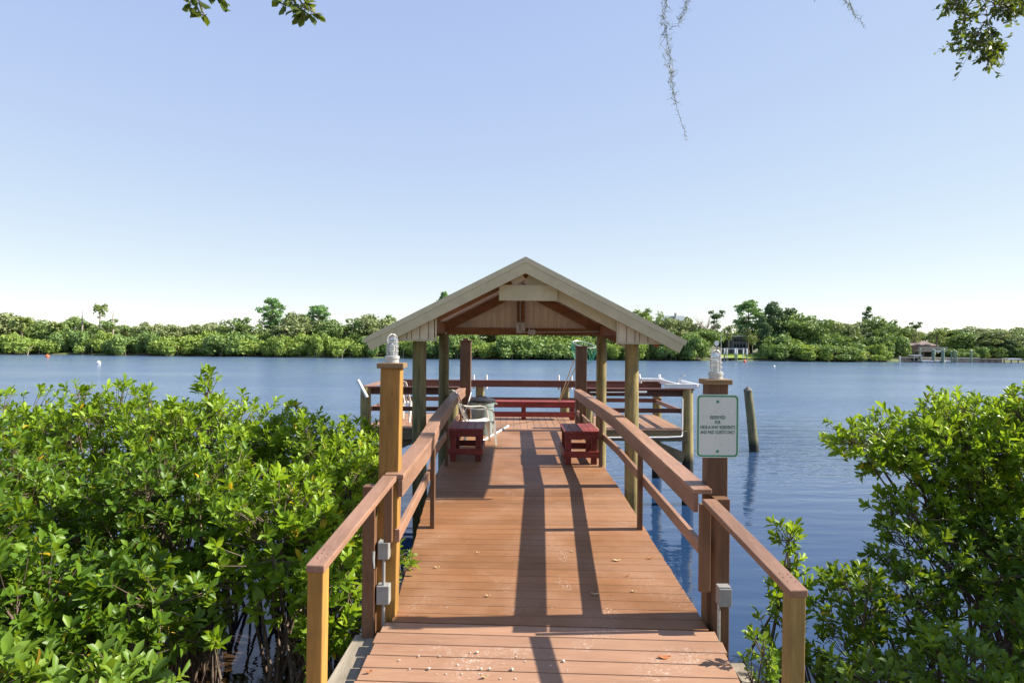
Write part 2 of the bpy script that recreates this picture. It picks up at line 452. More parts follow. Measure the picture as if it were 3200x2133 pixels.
# ------------------------------------------------------------------ mesh helpers
class MB:
    def __init__(self):
        self.v, self.f, self.r = [], [], []

    def hexa(self, c, r=None):
        """eight corners: 0-3 bottom ring, 4-7 top ring"""
        n = len(self.v)
        self.v += [tuple(p) for p in c]
        q = random.random() if r is None else r
        for a in ((3, 2, 1, 0), (4, 5, 6, 7), (0, 1, 5, 4), (1, 2, 6, 5), (2, 3, 7, 6), (3, 0, 4, 7)):
            self.f.append(tuple(n + i for i in a))
            self.r.append(q)
        return self

    def box(self, x0, x1, y0, y1, z0, z1, r=None):
        return self.hexa([(x0, y0, z0), (x1, y0, z0), (x1, y1, z0), (x0, y1, z0),
                          (x0, y0, z1), (x1, y0, z1), (x1, y1, z1), (x0, y1, z1)], r)

    def beam(self, p0, p1, w, h, up=(0, 0, 1), r=None):
        """bar from p0 to p1 (centre line), w across, h along 'up'"""
        p0, p1, up = Vector(p0), Vector(p1), Vector(up)
        d = (p1 - p0).normalized()
        s = d.cross(up).normalized()
        u = s.cross(d).normalized()
        c = []
        for p in (p0, p1):
            c.append([p + s * a * w / 2 + u * b * h / 2 for a, b in ((-1, -1), (1, -1), (1, 1), (-1, 1))])
        return self.hexa(c[0] + c[1], r) if False else self._ring2(c[0], c[1], r)

    def _ring2(self, a, b, r=None):
        n = len(self.v)
        k = len(a)
        self.v += [tuple(p) for p in a] + [tuple(p) for p in b]
        q = random.random() if r is None else r
        for i in range(k):
            j = (i + 1) % k
            self.f.append((n + i, n + j, n + k + j, n + k + i))
            self.r.append(q)
        self.f.append(tuple(n + i for i in reversed(range(k))))
        self.f.append(tuple(n + k + i for i in range(k)))
        self.r += [q, q]
        return self

    def sweep(self, rings, closed=False, cap=True, r=None):
        n = len(self.v)
        k = len(rings[0])
        q = random.random() if r is None else r
        for g in rings:
            self.v += [tuple(p) for p in g]
        m = len(rings)
        for a in range(m if closed else m - 1):
            b = (a + 1) % m
            for i in range(k):
                j = (i + 1) % k
                self.f.append((n + a * k + i, n + a * k + j, n + b * k + j, n + b * k + i))
                self.r.append(q)
        if cap and not closed:
            self.f.append(tuple(n + i for i in reversed(range(k))))
            self.f.append(tuple(n + (m - 1) * k + i for i in range(k)))
            self.r += [q, q]
        return self

    def rail(self, pts, w, ztop, zbot, off=0.0, r=None):
        """rectangular board following a polyline; w wide, from z+ztop to z+zbot, shifted sideways by off"""
        pts = [Vector(p) for p in pts]
        rings = []
        for i, p in enumerate(pts):
            d = (pts[min(i + 1, len(pts) - 1)] - pts[max(i - 1, 0)])
            s = Vector((d.y, -d.x, 0)).normalized()
            a, b = p + s * (off - w / 2), p + s * (off + w / 2)
            rings.append([a + Vector((0, 0, zbot)), b + Vector((0, 0, zbot)), b + Vector((0, 0, ztop)), a + Vector((0, 0, ztop))])
        return self.sweep(rings, r=r)

    def tube(self, pts, rad, n=8, r=None, cap=True, closed=False):
        pts = [Vector(p) for p in pts]
        if not hasattr(rad, '__len__'):
            rad = [rad] * len(pts)
        rings = []
        ref = None
        m = len(pts)
        for i, p in enumerate(pts):
            if closed:
                d = (pts[(i + 1) % m] - pts[i - 1]).normalized()
            else:
                d = (pts[min(i + 1, m - 1)] - pts[max(i - 1, 0)]).normalized()
            if ref is None:
                ref = Vector((1, 0, 0)) if abs(d.x) < 0.8 else Vector((0, 1, 0))
            s = d.cross(ref).normalized()
            u = s.cross(d).normalized()
            ref = u
            rings.append([p + (s * math.cos(2 * math.pi * k / n) + u * math.sin(2 * math.pi * k / n)) * rad[i] for k in range(n)])
        return self.sweep(rings, closed, cap, r)

    def lathe(self, c, prof, n=24, cap=True, r=None):
        c = Vector(c)
        rings = [[c + Vector((rr * math.cos(2 * math.pi * k / n), rr * math.sin(2 * math.pi * k / n), z)) for k in range(n)] for rr, z in prof]
        return self.sweep(rings, cap=cap, r=r)

    def prism(self, poly, y0, y1, r=None):
        """polygon in x-z extruded along y"""
        return self._ring2([(x, y0, z) for x, z in poly], [(x, y1, z) for x, z in poly], r)

    def log(self, p0, p1, r0, r1, seed=0, n=18, steps=10, wob=0.012):
        """a round post with knots and an uneven outline"""
        p0, p1 = Vector(p0), Vector(p1)
        rings = []
        for i in range(steps + 1):
            t = i / steps
            p = p0.lerp(p1, t)
            rr = r0 + (r1 - r0) * t
            p = p + Vector((mnoise.noise((seed, t * 2.3, 0)), mnoise.noise((seed, t * 2.3, 9)), 0)) * wob
            ring = []
            for k in range(n):
                a = 2 * math.pi * k / n
                q = rr * (1 + 0.05 * mnoise.noise((math.cos(a) * 1.5 + seed * 3, math.sin(a) * 1.5, t * 3)))
                ring.append(p + Vector((math.cos(a) * q, math.sin(a) * q, 0)))
            rings.append(ring)
        return self.sweep(rings)

    def build(self, name, mat, parent=None, smooth=False, bevel=0.0, world=True):
        off = parent.location if (parent is not None and world) else Vector((0, 0, 0))
        if parent is not None and world and parent.parent is not None:
            off = off + parent.parent.location
        me = bpy.data.meshes.new(name)
        me.from_pydata([(p[0] - off[0], p[1] - off[1], p[2] - off[2]) for p in self.v], [], self.f)
        a = me.attributes.new("rnd", 'FLOAT', 'FACE')
        a.data.foreach_set("value", self.r)
        if mat:
            me.materials.append(mat)
        if smooth:
            me.shade_smooth()
            try:
                me.set_sharp_from_angle(angle=math.radians(40))
            except Exception:
                pass
        o = bpy.data.objects.new(name, me)
        COL.objects.link(o)
        if parent is not None:
            o.parent = parent
        if bevel:
            b = o.modifiers.new("bevel", 'BEVEL')
            b.width = bevel
            b.segments = 2
            b.limit_method = 'ANGLE'
            b.angle_limit = math.radians(40)
        return o


def tag(o, label=None, cat=None, group=None, kind=None):
    if label:
        o["label"] = label
    if cat:
        o["category"] = cat
    if group:
        o["group"] = group
    if kind:
        o["kind"] = kind
    return o


def thing(name, label, cat, loc=(0, 0, 0), rz=0.0, group=None):
    o = bpy.data.objects.new(name, None)
    o.empty_display_size = 0.1
    o.location = loc
    o.rotation_euler = (0, 0, rz)
    COL.objects.link(o)
    return tag(o, label, cat, group)


def copy_tree(o, parent=None):
    c = o.copy()
    COL.objects.link(c)
    if parent is not None:
        c.parent = parent
    for ch in list(o.children):
        copy_tree(ch, c)
    return c


def np_mesh(name, V, faces, rnd, mat, parent=None, smooth=False):
    """V (n,3); faces: list of (m,k) index arrays; rnd per vertex"""
    me = bpy.data.meshes.new(name)
    me.vertices.add(len(V))
    me.vertices.foreach_set("co", np.asarray(V, np.float32).ravel())
    loops = np.concatenate([f.ravel() for f in faces])
    sizes = np.concatenate([np.full(len(f), f.shape[1]) for f in faces])
    starts = np.concatenate([[0], np.cumsum(sizes)[:-1]])
    me.loops.add(len(loops))
    me.loops.foreach_set("vertex_index", loops.astype(np.int32))
    me.polygons.add(len(sizes))
    me.polygons.foreach_set("loop_start", starts.astype(np.int32))
    me.polygons.foreach_set("loop_total", sizes.astype(np.int32))
    me.update(calc_edges=True)
    a = me.attributes.new("rnd", 'FLOAT', 'POINT')
    a.data.foreach_set("value", np.asarray(rnd, np.float32))
    if mat:
        me.materials.append(mat)
    if smooth:
        me.shade_smooth()
    o = bpy.data.objects.new(name, me)
    COL.objects.link(o)
    if parent is not None:
        o.parent = parent
    return o


def unit(a):
    return a / np.maximum(np.linalg.norm(a, axis=-1, keepdims=True), 1e-9)


# ------------------------------------------------------------------ the setting: river, banks
def sheet(name, mat, xs, ys, zf, kind='structure'):
    V, Fc = [], []
    for y in ys:
        for x in xs:
            V.append((x, y, zf(x, y)))
    nx = len(xs)
    for j in range(len(ys) - 1):
        for i in range(nx - 1):
            Fc.append((j * nx + i, j * nx + i + 1, (j + 1) * nx + i + 1, (j + 1) * nx + i))
    me = bpy.data.meshes.new(name)
    me.from_pydata(V, [], Fc)
    me.materials.append(mat)
    me.shade_smooth()
    o = bpy.data.objects.new(name, me)
    COL.objects.link(o)
    tag(o, kind=kind)
    return o


sheet("water", M_water, [-900, 900], [-40, 400], lambda x, y: 0.0)


def shore_y(x):
    return 119.0 + 8.0 * max(0, min(1, (-x - 10) / 80)) + 5.0 * max(0, min(1, (x - 30) / 60)) + 0.8 * math.sin(x * 0.21) + 0.6 * math.sin(x * 0.53)


def far_land():
    V, Fc = [], []
    xs = [-900, -500, -300, -200] + list(range(-150, 151, 3)) + [200, 300, 500, 900]
    rows = [(-1.0, -0.6), (1.2, 0.25), (4.0, 0.55), (14.0, 0.9), (40.0, 1.2), (200.0, 2.0), (900.0, 3.0), (3500, 3.0)]
    for d, z in rows:
        for x in xs:
            V.append((x, shore_y(x) + d, z + (0.10 * math.sin(x * 0.9 + d) if d < 20 else 0)))
    nx = len(xs)
    for j in range(len(rows) - 1):
        for i in range(nx - 1):
            Fc.append((j * nx + i, j * nx + i + 1, (j + 1) * nx + i + 1, (j + 1) * nx + i))
    me = bpy.data.meshes.new("terrain")
    me.from_pydata(V, [], Fc)
    me.materials.append(M_ground)
    me.shade_smooth()
    o = bpy.data.objects.new("terrain", me)
    COL.objects.link(o)
    tag(o, kind='structure')


far_land()
sheet("ground", M_mud, [-30, -12, -8, -5, -3, -1, 1, 3, 5, 8, 12, 30], [-30, -6, 0, 1.4, 2.4, 3.2, 4.2],
      lambda x, y: 1.0 if y < -5 else 0.75 if y < 1 else 0.55 if y < 2 else 0.30 if y < 3 else 0.05 if y < 4 else -0.4)


# ------------------------------------------------------------------ the boardwalk
random.seed(4)
Z_FOLD, Z_FLAT = 1.34, 1.575
Y_FOLD, Y_FLAT, Y_PLAT, Y_END = 4.92, 8.55, 14.08, 17.0


def walk_z(y):
    if y < Y_FOLD:
        return Z_FOLD - 0.075 * (Y_FOLD - y)
    if y < Y_FLAT:
        return Z_FOLD + (Z_FLAT - Z_FOLD) * (y - Y_FOLD) / (Y_FLAT - Y_FOLD)
    return Z_FLAT


def walk_edges(y):
    if y < Y_FOLD:
        k = Y_FOLD - y
        return -0.925 - 0.035 * k, 1.47 - 0.062 * k
    if y < Y_FLAT:
        t = (y - Y_FOLD) / (Y_FLAT - Y_FOLD)
        return -0.865 - 0.15 * t, 1.425 - 0.075 * t
    return -1.02, 1.35


dock = thing("boardwalk", "long brown boardwalk of composite planks on pilings, widening to a platform over the river", "boardwalk", (0.25, 8.0, 1.3))


def cross_boards(name, y0, y1, w, gap, skew, mat, jit=0.0):
    mb = MB()
    y = y0
    cnt = max(1, round((y1 - y0 + gap) / (w + gap)))
    w = (y1 - y0 + gap) / cnt - gap
    while y + w <= y1 + 1e-4:
        c = []
        e = random.uniform(-jit, jit)
        for dz in (-0.025, 0.0):
            for (yy, side) in ((y, 0), (y, 1), (y + w, 1), (y + w, 0)):
                xl, xr = walk_edges(min(max(yy, y0 + 1e-3), y1 - 1e-3))
                x = xl - e if side == 0 else xr + e
                c.append((x, yy + (skew(yy) if callable(skew) else skew) * (x - 0.25), walk_z(min(max(yy, y0 + 1e-3), y1 - 1e-3)) + dz + 0.0))
        mb.hexa(c)
        y += w + gap
    return mb.build(name, mat, dock, bevel=0.004)


cross_boards("approach_deck", 1.2, 4.92, 0.140, 0.009, -0.047, M_approach, 0.012)
cross_boards("ramp_deck", 4.935, Y_FLAT, 0.1405, 0.0045, lambda y: -0.047 * max(0.0, 1 - (y - Y_FOLD) / 2.8), M_ramp, 0.004)
cross_boards("walkway_deck", Y_FLAT + 0.005, Y_PLAT - 0.006, 0.1405, 0.0045, 0.0, M_ramp, 0.004)
PX0, PX1 = -3.02, 3.66
mb = MB()
x = PX0
while x + 0.14 <= PX1:
    mb.box(x, x + 0.14, Y_PLAT, Y_END, Z_FLAT - 0.025, Z_FLAT)
    x += 0.146
mb.build("platform_deck", M_plat, dock, bevel=0.004)
# joists and rim boards
for k, s in ((-1, 0), (1, 1)):
    mb = MB()
    for a, b in ((1.2, 4.9), (4.93, 8.5), (8.55, 14.0)):
        pa, pb = walk_edges(a + 0.01)[s], walk_edges(b - 0.01)[s]
        mb.beam((pa - k * 0.05, a, walk_z(a) - 0.13), (pb - k * 0.05, b, walk_z(b) - 0.13), 0.045, 0.20)
        mb.beam(((pa + 0.25) / 2, a, walk_z(a) - 0.13), ((pb + 0.25) / 2, b, walk_z(b) - 0.13), 0.045, 0.20)
    mb.build("joist", M_beam, dock)
mb = MB()
mb.box(PX0 + 0.02, PX1 - 0.02, Y_PLAT + 0.015, Y_PLAT + 0.055, Z_FLAT - 0.24, Z_FLAT - 0.028)
mb.box(PX0 + 0.02, PX1 - 0.02, Y_END - 0.06, Y_END - 0.02, Z_FLAT - 0.24, Z_FLAT - 0.028)
for xx in (PX0 + 0.02, -2.0, -1.0, 0.3, 1.4, 2.5, PX1 - 0.06):
    mb.box(xx, xx + 0.04, Y_PLAT + 0.06, Y_END - 0.065, Z_FLAT - 0.22, Z_FLAT - 0.03)
mb.build("rim_board", M_beam, dock)
# grey sill beside the approach
MB().beam((-1.14, 3.0, 1.12), (-1.03, 5.0, 1.19), 0.20, 0.09).build("edge_sill", M_grey, dock, bevel=0.006)
MB().beam((1.60, 3.0, 1.08), (1.56, 4.7, 1.15), 0.10, 0.09).build("edge_sill", M_grey, dock, bevel=0.006)
# diagonal brace under the right corner of the platform
MB().beam((3.60, 14.20, 0.98), (2.6, 14.20, 1.37), 0.045, 0.22).build("corner_brace", M_beam, dock)
MB().beam((-2.95, 14.20, 0.98), (-2.0, 14.20, 1.37), 0.045, 0.22).build("corner_brace", M_beam, dock)
# bent caps under the walkway
for yy in (5.1, 7.4, 9.9, 12.4):
    mb = MB()
    xl, xr = walk_edges(yy)
    mb.box(xl - 0.03, xr + 0.12, yy - 0.025, yy + 0.025, walk_z(yy) - 0.42, walk_z(yy) - 0.235)
    mb.build("bent_cap", M_beam, dock)
pile_xy = [(-3.05, 14.28, 2.40), (-3.05, 16.95, 2.30), (-0.79, 17.06, 2.25), (1.33, 17.06, 2.25), (3.64, 17.06, 2.25), (3.69, 14.28, 2.40),
           (-1.22, 14.22, 2.36), (1.60, 14.22, 2.26)]
for i, (px, py, zt) in enumerate(pile_xy):
    MB().log((px, py, -1.2), (px, py, zt), 0.125, 0.108, i * 3.7).build("piling", M_pile, dock, smooth=True)
for i, (px, py) in enumerate(((-0.72, 5.2), (1.28, 5.2), (-0.8, 12.4), (1.2, 12.4), (-0.8, 7.5), (1.2, 7.5))):
    MB().log((px, py, -1.2), (px, py, walk_z(py) - 0.24), 0.11, 0.10, i * 5.1).build("piling", M_pile, dock, smooth=True)

# ------------------------------------------------------------------ handrails
RAIL_R = [(1.374, 4.895, ZC - 1.058), (1.357, 8.75, ZC - 0.945), (1.335, 11.4, ZC - 0.96), (1.318, 13.72, ZC - 0.978)]
RAIL_L = [(-0.853, 4.98, ZC - 0.985), (-0.815, 6.3, ZC - 0.938), (-0.86, 7.3, ZC - 0.945), (-0.928, 8.3, ZC - 0.965), (-0.985, 11.7, ZC - 0.93), (-0.99, 13.72, ZC - 0.97)]
MID_R = [(1.372, 4.892, ZC - 1.424), (1.37, 8.6, ZC - 1.345), (1.335, 13.72, ZC - 1.40)]
MID_L = [(-0.845, 5.03, ZC - 1.40), (-0.855, 7.05, ZC - 1.34), (-0.94, 8.4, ZC - 1.31), (-0.99, 13.72, ZC - 1.39)]


def main_rail(label, cap, mid, inner, posts, loc):
    t = thing("handrail", label, "handrail", loc, group="handrails along the boardwalk")
    MB().rail(cap, 0.14, 0.0, -0.036).build("rail_cap", M_railY, t, bevel=0.005)
    MB().rail(cap, 0.036, -0.0365, -0.165, off=inner * 0.045).build("rail_skirt", M_railY, t, bevel=0.004)
    MB().rail(mid, 0.036, 0.0, -0.095, off=inner * 0.01).build("mid_rail", M_railY, t, bevel=0.004)
    for (x, y, zt) in posts:
        MB().box(x - 0.022, x + 0.022, y - 0.045, y + 0.045, walk_z(y) - 0.2, zt).build("baluster", M_railZ, t, bevel=0.003)
    return t


main_rail("left handrail, bending as the boardwalk climbs, joined to a gold-sided lamp post", RAIL_L, MID_L, 1,
          [(-0.800, 7.0, ZC - 1.115), (-0.938, 9.9, ZC - 1.12), (-0.945, 12.6, ZC - 1.12)], (-0.9, 9.0, 1.5))
main_rail("right handrail with wavy grain on its cap, ending at the post that carries the sign", RAIL_R, MID_R, -1,
          [(1.325, 7.0, ZC - 1.165), (1.300, 9.9, ZC - 1.13), (1.280, 12.6, ZC - 1.13)], (1.35, 9.0, 1.5))


def near_rail(label, p0, p1, post_mat, sup, loc, grp="short sloping handrails at the shore end"):
    """short sloping rail from the shore post p0 to the lamp post p1 (cap top centre points)"""
    t = thing("handrail", label, "handrail", loc, group=grp)
    p0, p1 = Vector(p0), Vector(p1)
    d = (p1 - p0)
    MB().rail([p0 - d.normalized() * 0.03, p1], 0.10, 0.0, -0.040).build("rail_cap", M_railY, t, bevel=0.006)
    sc = MB()
    n3 = d.normalized()
    for k in range(6):
        c = p0 + n3 * (0.06 + 0.045 * (k // 2) + random.uniform(-0.008, 0.008)) + Vector(((-0.02 if k % 2 else 0.025) + random.uniform(-0.006, 0.006), 0, 0.0012))
        sc.tube([c - Vector((0, 0, 0.002)), c], 0.0042, 6)
    sc.build("screw_head", M_dark, t)
    q = p0 + d.normalized() * 0.02
    s = Vector((d.y, -d.x, 0)).normalized()
    f = Vector((d.x, d.y, 0)).normalized()
    h = 0.043
    ring = [q + s * a * h + f * b * h for a, b in ((-1, -1), (1, -1), (1, 1), (-1, 1))]
    MB()._ring2([(p.x - 0.015, p.y, 0.2) for p in ring], [(p.x, p.y, q.z - 0.041) for p in ring]).build("post", post_mat, t, bevel=0.006)
    for (x0, x1, y0, y1, z0, z1) in sup:
        MB().box(x0, x1, y0, y1, z0, z1).build("support_post", M_railZ, t, bevel=0.004)
    return t


near_rail("short left handrail sloping down to a golden end post beside the mangroves", (-1.005, 3.55, ZC - 1.165), (-0.862, 4.86, ZC - 0.968),
          M_ptw, [(-1.075, -0.985, 4.95, 5.047, 0.75, 2.33), (-0.905, -0.845, 4.862, 4.906, 1.95, 2.385)], (-1.0, 3.6, 1.2))
near_rail("short right handrail sloping down to a greenish end post beside the dark bushes", (1.475, 3.52, ZC - 1.262), (1.405, 4.84, ZC - 1.112),
          M_ptgreen, [(1.345, 1.425, 4.85, 4.885, 1.62, 2.245), (1.470, 1.575, 4.90, 5.0105, 0.75, 2.27)], (1.47, 3.6, 1.2))


# ------------------------------------------------------------------ lamp posts with caged lamps
def lamp_post(label, xb, xt, y, ztop, mat, loc):
    t = thing("lamp_post", label, "lamp post", loc, group="tall square lamp posts")
    h = 0.074
    MB()._ring2([(xb + a * h, y + b * h, 0.3) for a, b in ((-1, -1), (1, -1), (1, 1), (-1, 1))],
                [(xt + a * h, y + b * h, ztop - 0.038) for a, b in ((-1, -1), (1, -1), (1, 1), (-1, 1))]).build("shaft", mat, t, bevel=0.005)
    MB().box(xt - 0.098, xt + 0.098, y - 0.098, y + 0.098, ztop - 0.0378, ztop).build("cap", M_cap, t, bevel=0.003)
    return t


lamp_post("left lamp post, golden raw wood, sunlit on one side and shaded brown in front", -0.935, -0.897, 5.122, ZC - 0.178, M_ptw, (-0.92, 5.12, 1.34))
lamp_post("right lamp post, brown, with a white and green sign on its front", 1.518, 1.518, 5.085, ZC - 0.278, M_railZ, (1.52, 5.08, 1.34))


def caged_lamp(label, x, y, z, rz):
    t = thing("caged_lamp", label, "lamp", (x, y, z), rz, group="caged lamps on the tall posts")
    MB().lathe((0, 0, 0), [(0.0, 0.001), (0.050, 0.001), (0.050, 0.030), (0.055, 0.031), (0.055, 0.050), (0.048, 0.054), (0.0, 0.055)], 28).build("base", M_castal, t, True, world=False)
    prof = [(0.037, 0.050)]
    for i in range(11):
        z0 = 0.055 + i * 0.0095
        prof += [(0.0385, z0), (0.036, z0 + 0.005)]
    for i in range(7):
        a = i / 6 * math.pi / 2
        prof.append((0.037 * math.cos(a) + 0.0005, 0.16 + 0.040 * math.sin(a)))
    MB().lathe((0, 0, 0), prof, 28).build("globe", M_glass, t, True, world=False)
    MB().lathe((0, 0, 0), [(0.0, 0.056), (0.016, 0.060), (0.024, 0.10), (0.020, 0.135), (0.0, 0.15)], 16).build("bulb", M_white, t, True, world=False)
    cg = MB()
    for k in range(2):
        a = k * math.pi / 2
        pts = []
        for i in range(25):
            u = i / 24 * math.pi
            if i == 0 or i == 24:
                pts.append((0.047 * math.cos(u) * math.cos(a), 0.047 * math.cos(u) * math.sin(a), 0.045))
            pts.append((0.046 * math.cos(u) * math.cos(a), 0.046 * math.cos(u) * math.sin(a), 0.165 + 0.050 * math.sin(u)))
            if i == 24:
                pts = pts[:-2] + [pts[-1], pts[-2]]
        cg.tube(pts, 0.0038, 6)
    for zz in (0.088, 0.122, 0.157):
        cg.tube([(0.046 * math.cos(i / 24 * 2 * math.pi), 0.046 * math.sin(i / 24 * 2 * math.pi), zz) for i in range(24)], 0.0030, 6, closed=True)
    cg.build("cage", M_castal, t, True, world=False)
    return t


caged_lamp("caged glass lamp on the cap of the left lamp post, just below the roof eave", -0.897, 5.12, ZC - 0.178, 0.75)
caged_lamp("caged glass lamp on the cap of the post that bears the sign", 1.518, 5.08, ZC - 0.278, 0.35)

# ------------------------------------------------------------------ the sign
SX, SY, SZ = 1.512, 5.004, ZC - 0.618
sign = thing("notice_sign", "white metal sign with green border reserving the dock, bolted to the right lamp post", "sign", (SX, SY, SZ))


def rrect(w, h, r, n=7):
    pts = []
    for cx, cz, a0 in ((w / 2 - r, h / 2 - r, 0), (-w / 2 + r, h / 2 - r, 90), (-w / 2 + r, -h / 2 + r, 180), (w / 2 - r, -h / 2 + r, 270)):
        for i in range(n):
            a = math.radians(a0 + 90 * i / (n - 1))
            pts.append((cx + r * math.cos(a), cz + r * math.sin(a)))
    return pts


SW, SH = 0.312, 0.462
MB().prism(rrect(SW, SH, 0.033), -0.0015, 0.0015).build("panel", M_signwhite, sign, world=False)
a, b2 = rrect(SW - 0.014, SH - 0.014, 0.028), rrect(SW - 0.036, SH - 0.036, 0.020)
mb = MB()
k = len(a)
for y in (-0.0030, -0.0018):
    mb.v += [(p[0], y, p[1]) for p in a] + [(p[0], y, p[1]) for p in b2]
for i in range(k):
    j = (i + 1) % k
    mb.f += [(i, j, k + j, k + i), (i, j, 2 * k + j, 2 * k + i), (k + i, k + j, 3 * k + j, 3 * k + i)]
    mb.r += [0.5] * 3
mb.build("border", M_signgreen, sign, world=False)
for zz in (0.178, -0.185):
    bolt = MB()
    bolt.v, bolt.f, bolt.r = [], [], []
    bolt._ring2([(0.011 * math.cos(q * math.pi / 8), -0.0019, zz + 0.011 * math.sin(q * math.pi / 8)) for q in range(16)][::-1],
                [(0.009 * math.cos(q * math.pi / 8), -0.0060, zz + 0.009 * math.sin(q * math.pi / 8)) for q in range(16)][::-1])
    bolt.build("bolt", M_signgreen, sign, world=False)
mb = MB()
random.seed(11)
for i in range(46):
    x, z = random.uniform(-0.12, 0.13), random.choice((random.uniform(0.07, 0.19), random.uniform(-0.18, -0.08), random.uniform(-0.18, 0.19)))
    r = random.uniform(0.0009, 0.0022)
    mb._ring2([(x + r * math.cos(q * 1.05), -0.0017, z + r * 1.6 * math.sin(q * 1.05)) for q in range(6)][::-1],
              [(x + r * math.cos(q * 1.05), -0.0022, z + r * 1.6 * math.sin(q * 1.05)) for q in range(6)][::-1])
mb.build("rust_speck", M_rust, sign, world=False)


def text_mesh(name, body, size, sx, mat, parent, loc, rot):
    cu = bpy.data.curves.new("lettering", 'FONT')
    cu.body = body
    cu.size = size
    cu.align_x = 'CENTER'
    cu.align_y = 'CENTER'
    cu.extrude = 0.0006
    cu.offset = 0.0007
    o = bpy.data.objects.new("lettering_source", cu)
    COL.objects.link(o)
    dg = bpy.context.evaluated_depsgraph_get()
    me = bpy.data.meshes.new_from_object(o.evaluated_get(dg))
    bpy.data.objects.remove(o)
    me.materials.clear()
    me.materials.append(mat)
    q = bpy.data.objects.new(name, me)
    COL.objects.link(q)
    q.parent = parent
    q.location = loc
    q.rotation_euler = rot
    q.scale = (sx, 1, 1)
    return q


for line, zz, wtot in (("RESERVED", 0.062, 0.113), ("FOR", 0.026, 0.042), ("HIDE-A-WAY RESIDENTS", -0.010, 0.255), ("AND PAID GUESTS ONLY", -0.046, 0.255)):
    o = text_mesh("lettering", line, 0.034, 1.0, M_signgrey, sign, (0, -0.0022, zz), (math.radians(90), 0, 0))
    xs = [v.co.x for v in o.data.vertices]
    o.scale = (wtot / (max(xs) - min(xs)), 1, 1)

# ------------------------------------------------------------------ electrical boxes on the lamp posts
eb = thing("electrical_box", "pair of grey outlet boxes joined by a conduit low on the left lamp post", "electrical box", (-0.925, 4.93, 1.6))
MB().box(-0.965, -0.885, 4.965, 5.047, 1.795, 1.925).build("upper_box", M_elec, eb, bevel=0.005)
MB().box(-0.972, -0.880, 4.960, 5.047, 1.468, 1.605).build("lower_box", M_elec, eb, bevel=0.005)
MB().box(-0.962, -0.888, 4.957, 4.9645, 1.801, 1.919).build("cover_plate", M_elec, eb, bevel=0.002)
for a, b in ((1.795, 1.605), (1.468, 1.30)):
    MB().tube([(-0.925, 4.99, a), (-0.925, 4.99, b)], 0.0125, 12).build("conduit", M_elec, eb, True)
MB().tube([(-0.992, 4.955, 1.86), (-0.992, 4.95, 1.80), (-0.986, 4.945, 1.74)], [0.012, 0.009, 0.006], 8).build("toggle_lever", M_galv, eb, True)
eb2 = thing("electrical_box", "single grey outlet box with flip lid low on the right lamp post", "electrical box", (1.515, 4.9, 1.6))
MB().box(1.474, 1.562, 4.825, 4.899, 1.535, 1.668).build("box_body", M_elec, eb2, bevel=0.004)
MB().box(1.478, 1.566, 4.815, 4.8245, 1.530, 1.655).build("flip_lid", M_elec, eb2, bevel=0.003)
MB().tube([(1.49, 4.87, 1.535), (1.49, 4.87, 1.24)], 0.0125, 12).build("conduit", M_galv, eb2, True)

# ------------------------------------------------------------------ tall square posts where the walkway meets the platform
for (x, zt, lab) in ((-0.935, ZC + 0.01, "tall square brown post with a small cap beside the grey bin"), (1.405, ZC - 0.09, "tall square brown post with the landing net hung over it")):
    t = thing("square_post", lab, "post", (x, 13.85, Z_FLAT), group="square posts at the platform entrance")
    MB().box(x - 0.108, x + 0.108, 13.745, 13.955, 1.0, zt - 0.045).build("shaft", M_railZ, t, bevel=0.006)
    MB().box(x - 0.13, x + 0.13, 13.72, 13.98, zt - 0.0447, zt - 0.02).build("cap", M_railX, t, bevel=0.004)
    if x < 0:
        MB().box(x - 0.05, x + 0.05, 13.80, 13.90, zt - 0.0198, zt + 0.02).build("finial", M_railX, t, bevel=0.004)

# ------------------------------------------------------------------ railing round the platform
RZ = ZC - 0.985
pr = thing("platform_railing", "brown railing of flat caps and boards round the platform over the river", "railing", (0.3, 15.5, Z_FLAT))
yn, yf = 14.28, 16.93
far = [(-3.07, yf, RZ - 0.01), (3.70, yf, RZ - 0.01)]
MB().rail(far, 0.15, 0.0, -0.036).build("rail_cap", M_railX, pr, bevel=0.004)
MB().rail(far, 0.038, -0.0365, -0.165, off=0.04).build("rail_skirt", M_railX, pr, bevel=0.003)
MB().rail(far, 0.038, -0.42, -0.52, off=0.06).build("mid_rail", M_railX, pr, bevel=0.003)
for (xa, xb) in ((-3.16, -1.06), (1.50, 3.80)):
    p = [(xa, yn - 0.02, RZ), (xb, yn - 0.02, RZ)]
    MB().rail(p, 0.15, 0.0, -0.034).build("rail_cap", M_railX, pr, bevel=0.004)
    MB().rail(p, 0.038, -0.0345, -0.175, off=-0.10).build("rail_skirt", M_railX, pr, bevel=0.003)
    MB().rail(p, 0.038, -0.43, -0.525, off=-0.13).build("mid_rail", M_railX, pr, bevel=0.003)
for x in (-3.06, 3.68):
    p = [(x, yn + 0.06, RZ - 0.002), (x, yf - 0.08, RZ - 0.012)]
    MB().rail(p, 0.15, 0.0, -0.036).build("rail_cap", M_railY, pr, bevel=0.004)
    MB().rail(p, 0.038, -0.44, -0.53, off=(0.11 if x < 0 else -0.11)).build("mid_rail", M_railY, pr, bevel=0.003)

# ------------------------------------------------------------------ the gazebo
GX, GZ = 0.155, ZC + 0.985          # ridge
SL = 0.512                          # rise per metre
gaz = thing("gazebo", "open gazebo with beige gable roof on four round posts astride the boardwalk", "gazebo", (GX, 10.1, Z_FLAT))
YF, YB = 8.6, 11.6
HALF = 1.905


def roof_z(x):
    return GZ - SL * abs(x - GX)


